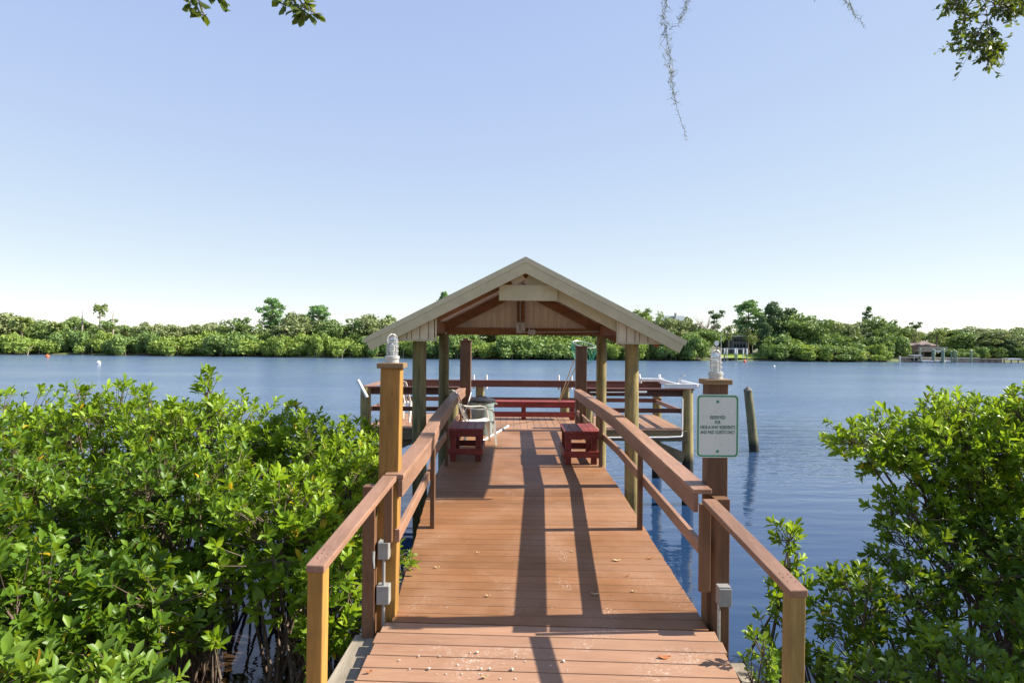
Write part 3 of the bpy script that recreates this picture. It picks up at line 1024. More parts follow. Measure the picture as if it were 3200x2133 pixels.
for i, (x, y, m) in enumerate(((-1.170, YF, M_gpost_dark), (1.512, YF, M_gpost), (-1.155, YB, M_gpost_dark), (1.523, YB, M_gpost))):
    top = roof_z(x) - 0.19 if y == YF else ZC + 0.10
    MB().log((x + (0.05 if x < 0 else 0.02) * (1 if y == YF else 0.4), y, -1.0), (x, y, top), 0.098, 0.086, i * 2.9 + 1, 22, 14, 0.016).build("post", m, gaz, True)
for s in (-1, 1):
    # roof sheet with raised ribs
    e = Vector((GX + s * HALF, 0, roof_z(GX + HALF)))
    rg = Vector((GX, 0, GZ))
    d = (e - rg).normalized()
    nrm = Vector((-d.z * s, 0, d.x * s))
    mb = MB()
    c = []
    for p in (rg, e):
        for y in (8.14, 11.80):
            c.append(Vector((p.x, y, p.z)))
    t1, t0 = nrm * -0.004, nrm * -0.022
    mb.hexa([c[0] + t0, c[2] + t0, c[3] + t0, c[1] + t0, c[0] + t1, c[2] + t1, c[3] + t1, c[1] + t1])
    y = 8.35
    while y < 11.7:
        mb.beam(Vector((rg.x + s * 0.06, y, rg.z)) + d * 0.0 + nrm * 0.006 - Vector((0, 0, 0.03 * 1.0)), Vector((e.x, y, e.z)) + nrm * 0.006, 0.04, 0.022, up=nrm)
        y += 0.23
    mb.build("roof_panel", M_roof, gaz)
    # barge boards and metal rake trim, front and back
    for y, yt in ((8.10, 8.085), (11.84, 11.855)):
        mb = MB()
        o0, o1 = nrm * -0.052, nrm * -0.165
        a, b = rg.copy(), e.copy()
        corners = [Vector((GX, 0, GZ)) + Vector((0, 0, o0.length / -nrm.z if False else -0.052 / abs(nrm.z))), None]
        zt, zb = 0.052 / abs(nrm.z), 0.170 / abs(nrm.z)
        poly = [(GX, GZ - zt), (GX, GZ - zb), (e.x + o1.x - d.x * 0.0, e.z + o1.z), (e.x + o0.x, e.z + o0.z)]
        if s < 0:
            poly = poly[::-1]
        mb.prism(poly, y - 0.018, y + 0.018)
        mb.build("barge_board", M_beige, gaz)
        poly = [(GX, GZ + 0.004), (GX, GZ - zt - 0.004), (e.x + nrm.x * -0.055 + d.x * 0.02, e.z + nrm.z * -0.055 + d.z * 0.02), (e.x + d.x * 0.02, e.z + d.z * 0.02 + 0.004)]
        if s < 0:
            poly = poly[::-1]
        MB().prism(poly, min(yt, y) - 0.010, max(yt, y) + 0.010).build("rake_trim", M_trim, gaz)
    # top plate from post to post
    px = -1.165 if s < 0 else 1.517
    MB().beam((px, 8.22, roof_z(px) - 0.12), (px, 11.7, roof_z(px) - 0.12), 0.09, 0.17).build("top_plate", M_gazbrown, gaz)
    # rafters of the front and rear trusses
    for y in (8.62, 11.56):
        a = Vector((GX + s * 0.02, y, GZ - 0.125))
        b = Vector((GX + s * 1.72, y, roof_z(GX + 1.72) - 0.125))
        MB().beam(a, b, 0.045, 0.145, up=nrm).build("rafter", M_gazbrown, gaz, bevel=0.004)
# beige rafter behind the right barge board
s = 1
d = Vector((1, 0, -SL)).normalized()
MB().beam(Vector((GX + 0.02, 8.30, GZ - 0.235)), Vector((GX + 1.32, 8.30, roof_z(GX + 1.32) - 0.235)), 0.03, 0.13, up=(SL, 0, 1)).build("rafter", M_beige, gaz)
MB().beam(Vector((GX - 0.02, 8.30, GZ - 0.215)), Vector((GX - 0.16, 8.30, roof_z(GX - 0.16) - 0.215)), 0.03, 0.075, up=(-SL, 0, 1)).build("ridge_block", M_siding, gaz)
MB().box(-0.16, 0.545, 8.235, 8.268, ZC + 0.475, ZC + 0.665).build("collar_board", M_beige, gaz, bevel=0.003)


# vertical siding: gable triangles in grooved strips
def siding(name, xa, xb, y, zlow, ztop_fn, widths, mat):
    mb = MB()
    x = xa
    i = 0
    while x < xb - 0.005:
        w = min(widths[i % len(widths)], xb - x)
        x1 = x + w - 0.012
        za, zb = ztop_fn(x), ztop_fn(x1)
        if za > zlow + 0.004 or zb > zlow + 0.004:
            za, zb = max(za, zlow + 0.003), max(zb, zlow + 0.003)
            mid = None
            if x < GX < x1:
                mid = (GX, ztop_fn(GX))
            poly = [(x, zlow), (x1, zlow), (x1, zb)] + ([mid] if mid else []) + [(x, za)]
            mb.prism(poly, y - 0.016, y + 0.006)
        x += w
        i += 1
    # sheathing behind the grooves
    poly = [(xa + 0.004, zlow + 0.004), (xb - 0.012, zlow + 0.004), (xb - 0.012, max(zlow + 0.01, ztop_fn(xb - 0.012) - 0.005))]
    if xa < GX < xb:
        poly.append((GX, ztop_fn(GX) - 0.006))
    poly.append((xa + 0.004, max(zlow + 0.01, ztop_fn(xa + 0.004) - 0.005)))
    MB().prism(poly, y + 0.0065, y + 0.014, r=0.0).build("sheathing", mat, gaz)
    return mb.build(name, mat, gaz)


WID = [0.105, 0.10, 0.055, 0.10, 0.105]
fz = lambda x: roof_z(x) - 0.16
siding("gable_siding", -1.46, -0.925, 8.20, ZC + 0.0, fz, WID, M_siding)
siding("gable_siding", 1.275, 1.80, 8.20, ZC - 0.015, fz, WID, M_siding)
siding("gable_siding", -1.42, 1.74, 11.72, ZC + 0.16, lambda x: roof_z(x) - 0.05, [0.10, 0.095, 0.045, 0.10, 0.10, 0.045], M_siding_bounce)
for q in ((-1.45, -0.925, 8.175, 8.190, ZC - 0.022, ZC - 0.002), (-0.923, -0.905, 8.175, 8.215, ZC - 0.022, roof_z(-0.92) - 0.17), (1.255, 1.273, 8.175, 8.215, ZC - 0.037, roof_z(1.26) - 0.17), (1.275, 1.79, 8.175, 8.190, ZC - 0.037, ZC - 0.017)):
    MB().box(*q).build("siding_trim", M_beige, gaz)
MB().box(-1.10, 1.47, 11.56 - 0.05, 11.56 + 0.05, ZC + 0.085, ZC + 0.205).build("tie_beam", M_gazbrown, gaz, bevel=0.004)
MB().box(GX - 0.075, GX + 0.055, 11.52, 11.60, ZC + 0.207, GZ - 0.16).build("king_post", M_gazbrown, gaz, bevel=0.004)
MB().box(GX - 0.085, GX + 0.065, 11.500, 11.508, ZC + 0.12, ZC + 0.30).build("connector_plate", M_galv, gaz)
mb = MB()
mb.tube([(GX - 0.02, 11.49, GZ - 0.3), (GX - 0.02, 11.49, ZC + 0.17), (GX + 0.04, 11.49, ZC + 0.135), (GX + 0.12, 11.49, ZC + 0.135)], 0.011, 8)
mb.tube([(GX + 0.22, 11.49, ZC + 0.135), (1.46, 11.49, ZC + 0.155)], 0.009, 8)
mb.build("conduit", M_galv, gaz, True)
MB().box(GX + 0.115, GX + 0.235, 11.44, 11.50, ZC + 0.10, ZC + 0.175).build("junction_box", M_galv, gaz, bevel=0.004)
MB().tube([(GX + 0.14, 11.46, ZC + 0.18), (GX + 0.13, 11.45, ZC + 0.23), (GX + 0.17, 11.44, ZC + 0.22), (GX + 0.19, 11.45, ZC + 0.20)], 0.007, 6).build("light_socket", M_white, gaz, True)

# ------------------------------------------------------------------ red benches under the roof
def small_bench(x, y, label):
    t = thing("red_bench", label, "bench", (x, y, Z_FLAT), group="short red benches under the roof")
    W, L, H = 0.52, 0.92, 0.50
    mb = MB()
    pw = W / 4
    for i in range(4):
        mb.box(-W / 2 + i * pw + 0.003, -W / 2 + (i + 1) * pw - 0.003, -0.015, L, H - 0.036, H - random.uniform(0, 0.004))
    mb.build("seat", M_redY, t, bevel=0.004, world=False)
    for q in (0.002, L - 0.06):
        MB().box(-W / 2 + 0.012, W / 2 - 0.012, q, q + 0.036, H - 0.125, H - 0.0365).build("apron", M_redX, t, bevel=0.004, world=False)
        MB().box(-W / 2, W / 2, q, q + 0.036, 0.105, 0.195).build("stretcher", M_redX, t, bevel=0.004, world=False)
    for s in (-1, 1):
        MB().box(s * (W / 2 - 0.018) - 0.017, s * (W / 2 - 0.018) + 0.017, 0.0385, L - 0.0605, 0.10, 0.19).build("stretcher", M_redY, t, bevel=0.004, world=False)
    for sx in (-1, 1):
        for yy in (0.04, L - 0.15):
            MB().box(sx * 0.19 - 0.042, sx * 0.19 + 0.042, yy, yy + 0.085, 0.0, H - 0.037).build("leg", M_redZ, t, bevel=0.004, world=False)
    return t


small_bench(1.035, 10.02, "short red plank bench beside the right handrail, one corner of its top in sun")
small_bench(-0.685, 10.2, "short red plank bench beside the left handrail, its top all in shade")

rb = thing("long_red_bench", "long low red bench across the platform in front of the far railing", "bench", (0.28, 15.75, Z_FLAT))
for i in range(3):
    MB().box(-0.92, 1.48, 15.58 + i * 0.15, 15.58 + i * 0.15 + 0.142, Z_FLAT + 0.385, Z_FLAT + 0.422).build("seat_plank", M_redX, rb, bevel=0.004)
for y in (15.592, 15.96):
    MB().box(-0.90, 1.46, y, y + 0.036, Z_FLAT + 0.285, Z_FLAT + 0.3845).build("apron", M_redX, rb, bevel=0.003)
MB().box(-0.90, 1.46, 15.585, 15.62, Z_FLAT + 0.07, Z_FLAT + 0.19).build("stretcher", M_redX, rb, bevel=0.003)
for x in (-0.86, 0.28, 1.40):
    for y in (15.63, 15.90):
        MB().box(x - 0.05, x + 0.05, y, y + 0.06, Z_FLAT, Z_FLAT + 0.384).build("leg", M_redZ, rb, bevel=0.003)


# ------------------------------------------------------------------ white plastic armchairs
def armchair(x, y, rz, label):
    """moulded armchair, front towards local +x"""
    t = thing("plastic_armchair", label, "chair", (x, y, Z_FLAT), rz, group="white moulded plastic armchairs")
    # seat: curved shell
    rings = []
    for i in range(9):
        u = i / 8
        xx = -0.20 + 0.44 * u
        zz = 0.40 + 0.03 * u - 0.025 * math.sin(u * math.pi) - (0.03 if i == 8 else 0)
        w = 0.205 + 0.03 * u
        rings.append([(xx, -w, zz + 0.012), (xx, 0, zz - 0.006), (xx, w, zz + 0.012), (xx, w, zz - 0.006), (xx, 0, zz - 0.018), (xx, -w, zz - 0.006)])
    MB().sweep(rings).build("seat", M_chair, t, True, world=False)
    # backrest: frame and slats
    mb = MB()

    def back_pt(v, h):
        return Vector((-0.205 - 0.20 * h - 0.04 * math.cos(v * 1.4) + 0.03, 0.225 * v, 0.41 + 0.47 * h))
    fr = [back_pt(-1, h / 8) for h in range(9)]
    top = [back_pt(-1 + 2 * i / 10, 1.0 + 0.10 * math.sin(i / 10 * math.pi)) for i in range(11)]
    fr = fr[:-1] + top + [back_pt(1, h / 8) for h in range(7, -1, -1)]
    rings = []
    for i, p in enumerate(fr):
        n = fr[min(i + 1, len(fr) - 1)] - fr[max(i - 1, 0)]
        s = n.cross(Vector((1, 0, 0.4))).normalized()
        rings.append([p + s * 0.028 + Vector((0.008, 0, 0)), p - s * 0.028 + Vector((0.008, 0, 0)), p - s * 0.028 - Vector((0.006, 0, 0)), p + s * 0.028 - Vector((0.006, 0, 0))])
    mb.sweep(rings)
    for k in range(5):
        v = -0.64 + 0.32 * k
        pts = [back_pt(v, h / 6) for h in range(7)]
        mb.sweep([[p + Vector((0.004, -0.024, 0)), p + Vector((0.004, 0.024, 0)), p + Vector((-0.004, 0.024, 0)), p + Vector((-0.004, -0.024, 0))] for p in pts])
    mb.build("backrest", M_chair, t, True, world=False)
    for s in (-1, 1):
        pts = [(-0.31, 0.225, 0.70), (-0.20, 0.255, 0.645), (-0.05, 0.275, 0.63), (0.12, 0.275, 0.635), (0.20, 0.272, 0.615), (0.235, 0.268, 0.56), (0.245, 0.262, 0.47), (0.25, 0.255, 0.40)]
        rings = []
        P = [Vector((a, b * s, c)) for a, b, c in pts]
        for i, p in enumerate(P):
            n = (P[min(i + 1, len(P) - 1)] - P[max(i - 1, 0)]).normalized()
            u = Vector((0, 1, 0))
            w = n.cross(u).normalized()
            hw = 0.030 if i < 5 else 0.034
            rings.append([p + u * hw + w * 0.008, p - u * hw + w * 0.008, p - u * hw - w * 0.008, p + u * hw - w * 0.008])
        MB().sweep(rings).build("armrest", M_chair, t, True, world=False)
        for fx, bx, zt in ((0.235, 0.285, 0.42), (-0.20, -0.29, 0.42)):
            a, b = Vector((fx, 0.235 * s, zt)), Vector((bx, 0.265 * s, 0.0))
            rings = []
            for i in range(5):
                u = i / 4
                p = a.lerp(b, u)
                h = 0.034 * (1 - u) + 0.017 * u
                sg = 1 if fx > 0 else -1
                rings.append([p + Vector((-h * sg, h * s, 0)), p + Vector((-h * sg + 0.006 * sg, h * s - 0.008 * s, 0)), p + Vector((h * sg, -h * s + 0.010 * s, 0)), p + Vector((h * sg, h * s, 0))])
            MB().sweep(rings).build("leg", M_chair, t, False, world=False)
    return t


armchair(-0.60, 12.0, math.radians(14), "white plastic armchair with its back against the left handrail, facing the walkway")
armchair(-2.36, 15.35, math.radians(65), "white plastic armchair at the left platform end, half hidden by a lamp post")

# ------------------------------------------------------------------ bin, poles, net
bin_ = thing("trash_bin", "round grey-green plastic bin with a black lid behind the white chair", "bin", (-0.56, 13.15, Z_FLAT))
MB().lathe((0, 0, 0), [(0, 0.0), (0.185, 0.0), (0.190, 0.02), (0.205, 0.25), (0.212, 0.251), (0.212, 0.262), (0.206, 0.263), (0.222, 0.55), (0.232, 0.551), (0.236, 0.64), (0.222, 0.64), (0.0, 0.62)], 32).build("body", M_bin, bin_, True, world=False)
MB().lathe((0, 0, 0), [(0.238, 0.63), (0.250, 0.632), (0.252, 0.668), (0.235, 0.682), (0.17, 0.70), (0.09, 0.725), (0, 0.73)], 32).build("lid", M_binlid, bin_, True, world=False)
for s in (-1, 1):
    MB().tube([(s * 0.235, -0.05, 0.60), (s * 0.275, -0.04, 0.59), (s * 0.275, 0.04, 0.59), (s * 0.235, 0.05, 0.60)], 0.014, 8).build("handle", M_bin, bin_, True, world=False)
MB().tube([(-0.10, -0.10, 0.725), (-0.06, -0.13, 0.745), (0.05, -0.13, 0.745), (0.09, -0.10, 0.725)], 0.012, 8).build("lid_grip", M_binlid, bin_, True, world=False)

wp = MB().tube([(-0.56, 11.95, Z_FLAT + 0.022), (-0.095, 14.18, Z_FLAT + 0.022)], 0.020, 12)
wp.tube([(-0.10, 14.16, Z_FLAT + 0.024), (-0.07, 14.30, Z_FLAT + 0.024)], 0.026, 12)
tag(wp.build("plastic_pipe", M_white, None, True), "long white plastic pipe lying on the deck under the white chair", "pipe")

# mooring line looped on the left handrail
pts = []
for i in range(12):
    u = i / 11
    pts.append((-0.96 + 0.16 * u, 12.3 + 1.2 * u, ZC - 1.06 - 0.35 * math.sin(u * math.pi) * (1 - 0.3 * u) + 0.02 * u))
tag(MB().tube(pts, 0.009, 6).build("rope", M_white, None, True), "thin white rope hanging in a loop below the end of the left handrail", "rope")

net = thing("landing_net", "landing net with green mesh and bright hoop hung over the square post", "fishing net", (1.45, 14.12, Z_FLAT))
hc = Vector((1.50, 14.17, ZC - 0.08))
hoop = []
for i in range(32):
    a = 2 * math.pi * i / 32
    hoop.append(hc + Vector((0.235 * math.cos(a), 0.20 * math.sin(a), 0.055 * math.sin(a) - 0.045 * math.cos(a))))
MB().tube(hoop, 0.008, 6, closed=True).build("hoop", M_alu, net, True)
mb = MB()
LV = 9
grid = []
for lv in range(LV + 1):
    u = lv / LV
    row = []
    for i in range(32):
        p = hoop[i]
        q = hc + (p - hc) * (1.12 * math.cos(u * math.pi / 2.1) + 0.02) + Vector((-0.05 * u, 0.02 * u, -0.40 * math.sin(u * math.pi / 2)))
        row.append(q)
    grid.append(row)
for lv in range(LV):
    for i in range(lv % 2, 32, 2):
        mb.tube([grid[lv][i], grid[lv + 1][(i + 1) % 32]], 0.0020, 3, cap=False)
        mb.tube([grid[lv][i], grid[lv + 1][(i - 1) % 32]], 0.0020, 3, cap=False)
mb.build("mesh_bag", M_net, net)
MB().tube([(1.40, 14.15, ZC - 0.12), (1.06, 15.45, Z_FLAT + 0.43)], 0.011, 8).build("handle", M_pole, net, True)
tag(MB().tube([(1.385, 14.05, ZC - 0.40), (1.09, 15.50, Z_FLAT + 0.435)], 0.010, 8).build("fishing_rod", M_pole, None, True),
    "thin tan rod leaning beside the net against the square post", "fishing rod")

# rod holders: short white pipes strapped in pairs to the far railing
for (x, dx, lab) in ((-0.79, 0.16, "pair of white pipe rod holders on the far railing behind the bin"), (1.33, 0.16, "pair of white pipe rod holders on the far railing behind the net handle")):
    t = thing("rod_holder", lab, "rod holder", (x, 16.86, RZ), group="rod holders on the far railing")
    for s in (-1, 1):
        MB().tube([(x + s * dx, 17.035, RZ - 0.235), (x + s * dx, 17.035, RZ + 0.115)], 0.026, 12).build("pipe", M_white, t, True)
tag(MB().tube([(-3.19, 14.14, RZ + 0.13), (-2.985, 14.10, RZ - 0.22)], 0.034, 14).build("rod_holder", M_white, None, True),
    "slanted white pipe rod holder on the left corner piling of the platform", "rod holder")

# fish-cleaning table on the right railing
ft = thing("cleaning_table", "white fish-cleaning table with sink edge on the right corner of the railing", "table", (3.55, 15.1, RZ))
mb = MB()
mb.box(3.42, 3.93, 14.28, 15.75, RZ + 0.012, RZ + 0.030)
mb.box(3.20, 3.86, 14.20, 14.235, RZ + 0.004, RZ + 0.10)
mb.box(3.895, 3.93, 14.2, 15.75, RZ + 0.031, RZ + 0.095)
mb.build("tray", M_white, ft, bevel=0.004)
MB().box(3.42, 3.46, 14.25, 15.75, RZ + 0.031, RZ + 0.11).build("splash_board", M_white, ft, bevel=0.003)
for (x, y) in ((3.14, 16.78), (3.62, 16.72)):
    MB().tube([(x + 0.03, y, RZ - 0.05), (x - 0.01, y, RZ + 0.17)], 0.030, 12).build("pipe", M_white, ft, True)
MB().box(3.16, 3.72, 16.60, 16.76, RZ + 0.012, RZ + 0.075).build("shelf", M_white, ft, bevel=0.004)
MB().tube([(3.62, 15.2, RZ + 0.03), (3.70, 15.18, RZ + 0.07), (3.75, 15.15, RZ + 0.18), (3.80, 15.15, RZ + 0.24), (3.86, 15.14, RZ + 0.22)], 0.014, 8).build("hose_tap", M_galv, ft, True)

# water pipe along the platform edge
wpipe = MB()
wpipe.tube([(3.53, 14.10, RZ - 0.2), (3.53, 14.10, 1.47), (3.50, 14.06, 1.44)], 0.016, 10)
wpipe.tube([(3.50, 14.05, 1.44), (3.2, 14.04, 1.425), (1.62, 14.04, 1.405)], 0.018, 10)
tag(wpipe.build("water_pipe", M_white, None, True), "thin white water pipe running under the right front edge of the platform", "pipe")
tag(MB().tube([(1.62, 14.14, RZ - 0.085), (2.72, 14.14, RZ - 0.075)], 0.010, 8).tube([(2.60, 14.14, RZ - 0.076), (2.80, 14.14, RZ - 0.074)], 0.024, 12).build("gaff", M_alu, None, True),
    "slim grey gaff pole with pale grip lying along the right platform rail", "pole")

# leaning mooring pile out on the right
lp = thing("mooring_pile", "lone leaning wooden mooring pile with pointed cap out in the water", "pile", (7.58, 21.2, 0))
pb, pt = Vector((7.68, 21.2, -1.2)), Vector((7.34, 21.2, 1.90))
MB().log(pb, pt, 0.165, 0.122, 44.0, 20, 12, 0.02).build("shaft", M_moor, lp, True)
MB().lathe(pt, [(0.132, -0.04), (0.134, 0.0), (0.128, 0.015), (0.0, 0.13)], 20).build("pile_cap", M_pilecap, lp)

# buoys
for (px, py, D, r, m, lab, grp) in ((148, 1116, 111, 0.30, M_orange, "orange mooring buoy near the far left bank", None),
                                    (308, 1137, 85, 0.26, M_white, "white mooring buoy on the left side of the river", None),
                                    (2327, 1131, 114, 0.26, M_orange, "orange buoy in front of the far boat lift", None),
                                    (2419, 1146, 93, 0.16, M_white, "small white float on the right side of the river", None)):
    p = at(px, py, D)
    t = thing("buoy", lab, "buoy", (p.x, D, 0))
    MB().lathe((0, 0, 0), [(0, -r * 0.4)] + [(r * math.cos(a), r * 0.55 + r * math.sin(a)) for a in [i / 10 * math.pi - math.pi / 2 for i in range(1, 10)]] + [(0.05, r * 1.55), (0.05, r * 1.75), (0, r * 1.75)], 16).build("float", m, t, True, world=False)
    MB().tube([(r * 0.10 * math.cos(i / 10 * 6.283), 0, r * 1.85 + r * 0.10 * math.sin(i / 10 * 6.283)) for i in range(10)], 0.015, 5, closed=True).build("ring", M_galv, t, world=False)


# ------------------------------------------------------------------ litter on the deck
def leaf_shape(x, y, L, rz, mat, name, label, cat, group, curl=0.02):
    z = walk_z(y)
    V = []
    for i in range(7):
        u = i / 6
        w = 0.42 * math.sin(min(1, u * 1.02) * math.pi) ** 0.8 * L * 0.5
        V.append((u * L, w, curl * (0.25 + 1.3 * abs(u - 0.5))))
        V.append((u * L, -w, curl * (0.3 + abs(u - 0.5))))
        V.append((u * L, 0.0, 0.001 + curl * 0.9 * abs(u - 0.5)))
    f = []
    for i in range(6):
        a = i * 3
        f += [(a, a + 2, a + 5, a + 3), (a + 2, a + 1, a + 4, a + 5)]
    me = bpy.data.meshes.new(name)
    me.from_pydata(V, [], f)
    me.materials.append(mat)
    me.shade_smooth()
    o = bpy.data.objects.new(name, me)
    COL.objects.link(o)
    sm = o.modifiers.new("thick", 'SOLIDIFY')
    sm.thickness = 0.001
    o.location = (x, y, z + 0.003)
    o.rotation_euler = (0.075 if y < Y_FOLD else 0.063, 0, rz)
    return tag(o, label, cat, group)


def on_deck(px, py):
    """deck point under a photo pixel"""
    for i in range(200):
        D = 3.2 + i * 0.05
        p = at(px, py, D)
        if p.z <= walk_z(D):
            return p.x, D
    return p.x, D


G = "dry leaves fallen on the boardwalk"
for (px, py, L, rz, m, lab) in ((2057, 2063, 0.085, 0.1, M_redleaf, "large orange-brown dry leaf on the pale boards nearest the shore"),
                                (1914, 1757, 0.075, -0.15, M_dryleaf, "curled straw-coloured leaf right of the narrow rail shadow"),
                                (1845, 1858, 0.070, -0.1, M_dryleaf, "curled straw-coloured leaf on the edge of the narrow rail shadow"),
                                (1973, 1857, 0.035, -0.2, M_dryleaf, "small pale chip of leaf near the sign post's box shadow"),
                                (2025, 1747, 0.040, -0.3, M_redleaf, "small dark red leaf near the right edge of the ramp"),
                                (1955, 1803, 0.030, 0.0, M_redleaf, "tiny orange leaf midway across the right half of the ramp"),
                                (1357, 1780, 0.045, 0.0, M_dryleaf, "pale strip of leaf near the left edge of the ramp"),
                                (1517, 1871, 0.038, -0.1, M_dryleaf, "pale oval leaf left of the wide rail shadow near the fold"),
                                (1488, 1729, 0.032, -0.2, M_dryleaf, "pale leaf left of the wide rail shadow on mid ramp"),
                                (1784, 1725, 0.028, -0.2, M_dryleaf, "tiny pale leaf beside the chalky footprint"),
                                (1505, 2123, 0.045, 0.5, M_dryleaf, "dry leaf on the lowest visible plank"),
                                (1143, 2108, 0.045, 0.4, M_redleaf, "dark red leaf at the left edge of the lowest planks")):
    x, y = on_deck(px, py)
    leaf_shape(x, y, L, rz, m, "fallen_leaf", lab, "leaf", G)

random.seed(8)
pebs = []
for i in range(5):
    mb = MB()
    r = 0.011
    rings = []
    for a in range(1, 6):
        th = a / 6 * math.pi
        rings.append([(r * math.sin(th) * math.cos(k * 1.047) * random.uniform(0.7, 1.2), r * math.sin(th) * math.sin(k * 1.047) * random.uniform(0.7, 1.2), r * 0.75 - r * 0.7 * math.cos(th)) for k in range(6)])
    mb.sweep(rings)
    o = mb.build("pebble", M_stone, None, True)
    COL.objects.unlink(o)
    pebs.append(o.data)
for i in range(46):
    if i < 34:
        px, py = random.gauss(1560, 120), random.uniform(2040, 2132)
        if i % 3 == 0:
            px = random.uniform(1200, 1500)
    else:
        px, py = random.uniform(1350, 2150), random.uniform(1600, 2000)
    x, y = on_deck(px, py)
    xl, xr = walk_edges(y)
    if not (xl + 0.03 < x < xr - 0.03):
        continue
    o = bpy.data.objects.new("pebble", random.choice(pebs))
    COL.objects.link(o)
    s = random.choice((0.3, 0.4, 0.5, 0.6, 0.95)) if i < 34 else random.uniform(0.2, 0.4)
    o.scale = (s, s, s)
    o.location = (x, y, walk_z(y) + 0.001)
    o.rotation_euler = (0, 0, random.uniform(0, 6))
    tag(o, "pale grit stone on the lowest planks near the shore" if i < 34 else "tiny pale grit crumb on the sloping ramp", "pebble", "grit stones on the approach planks" if i < 34 else "grit crumbs on the ramp")


# dried-paint shoe prints: dotted outlines, part of the deck
def print_mark(px, py, L, rz):
    x, y = on_deck(px, py)
    mb = MB()
    for i in range(26):
        a = i / 26 * 2 * math.pi
        for k, q in enumerate((1.0, 0.55)):
            if random.random() < 0.25 + 0.25 * k:
                continue
            lx, ly = 0.042 * math.cos(a) * q * (1 + 0.25 * math.sin(a)), L / 2 * math.sin(a) * q
            X, Y = x + lx * math.cos(rz) - ly * math.sin(rz), y + lx * math.sin(rz) + ly * math.cos(rz)
            r = random.uniform(0.002, 0.0045)
            z = walk_z(Y)
            mb._ring2([(X + r * 1.4 * math.cos(k2 * 1.047), Y + r * math.sin(k2 * 1.047), z + 0.0006) for k2 in range(6)],
                      [(X + r * 1.2 * math.cos(k2 * 1.047), Y + r * 0.9 * math.sin(k2 * 1.047), z + 0.0016) for k2 in range(6)])
    mb.build("paint_print", M_chalk, dock)


for q in ((1756, 1738, 0.24, 0.1), (1760, 1830, 0.24, 0.4), (1595, 1546, 0.22, 0.2), (1915, 1930, 0.22, 0.3)):
    print_mark(*q)

# ------------------------------------------------------------------ foliage helpers
LEAF_T = np.array([0, 0.33, 0.33, 0.33, 0.72, 0.72, 0.72, 1.0])
LEAF_S = np.array([0, -0.36, 0, 0.36, -0.46, 0, 0.46, 0])
LEAF_H = np.array([0, 0.11, 0.02, 0.11, 0.10, 0.0, 0.10, -0.05])
LEAF_TRI = np.array([[0, 1, 2], [0, 2, 3], [4, 7, 5], [5, 7, 6]])
LEAF_QUAD = np.array([[1, 4, 5, 2], [2, 5, 6, 3]])


def leaves_mesh(name, P, Dv, Nv, L, W, rnd, mat, parent, origin):
    """one folded, pointed blade per row"""
    n = len(P)
    Dv = unit(Dv)
    S = unit(np.cross(Dv, Nv))
    U = np.cross(S, Dv)
    V = (P[:, None, :] + Dv[:, None, :] * (LEAF_T[None, :, None] * L[:, None, None])
         + S[:, None, :] * (LEAF_S[None, :, None] * W[:, None, None]) + U[:, None, :] * (LEAF_H[None, :, None] * L[:, None, None]))
    V = V.reshape(-1, 3) - np.array(origin)
    base = (np.arange(n) * 8)[:, None, None]
    tri = (base + LEAF_TRI[None]).reshape(-1, 3)
    quad = (base + LEAF_QUAD[None]).reshape(-1, 4)
    return np_mesh(name, V, [tri, quad], np.repeat(rnd, 8), mat, parent)


def twigs_np(P0, P1, r0, r1, n=4):
    """many thin straight tubes as arrays"""
    d = unit(P1 - P0)
    ref = np.where(np.abs(d[:, 2:3]) < 0.9, np.array([[0, 0, 1.0]]), np.array([[1.0, 0, 0]]))
    s = unit(np.cross(d, ref))
    u = np.cross(s, d)
    V = []
    for k in range(n):
        a = 2 * math.pi * k / n
        o = s * math.cos(a) + u * math.sin(a)
        V.append(np.stack([P0 + o * r0[:, None], P1 + o * r1[:, None]], 1))
    V = np.stack(V, 2)                         # m,2,n,3
    m = len(P0)
    base = (np.arange(m) * 2 * n)[:, None, None]
    q = np.array([[k, (k + 1) % n, n + (k + 1) % n, n + k] for k in range(n)])[None]
    return V.reshape(-1, 3), (base + q).reshape(-1, 4)


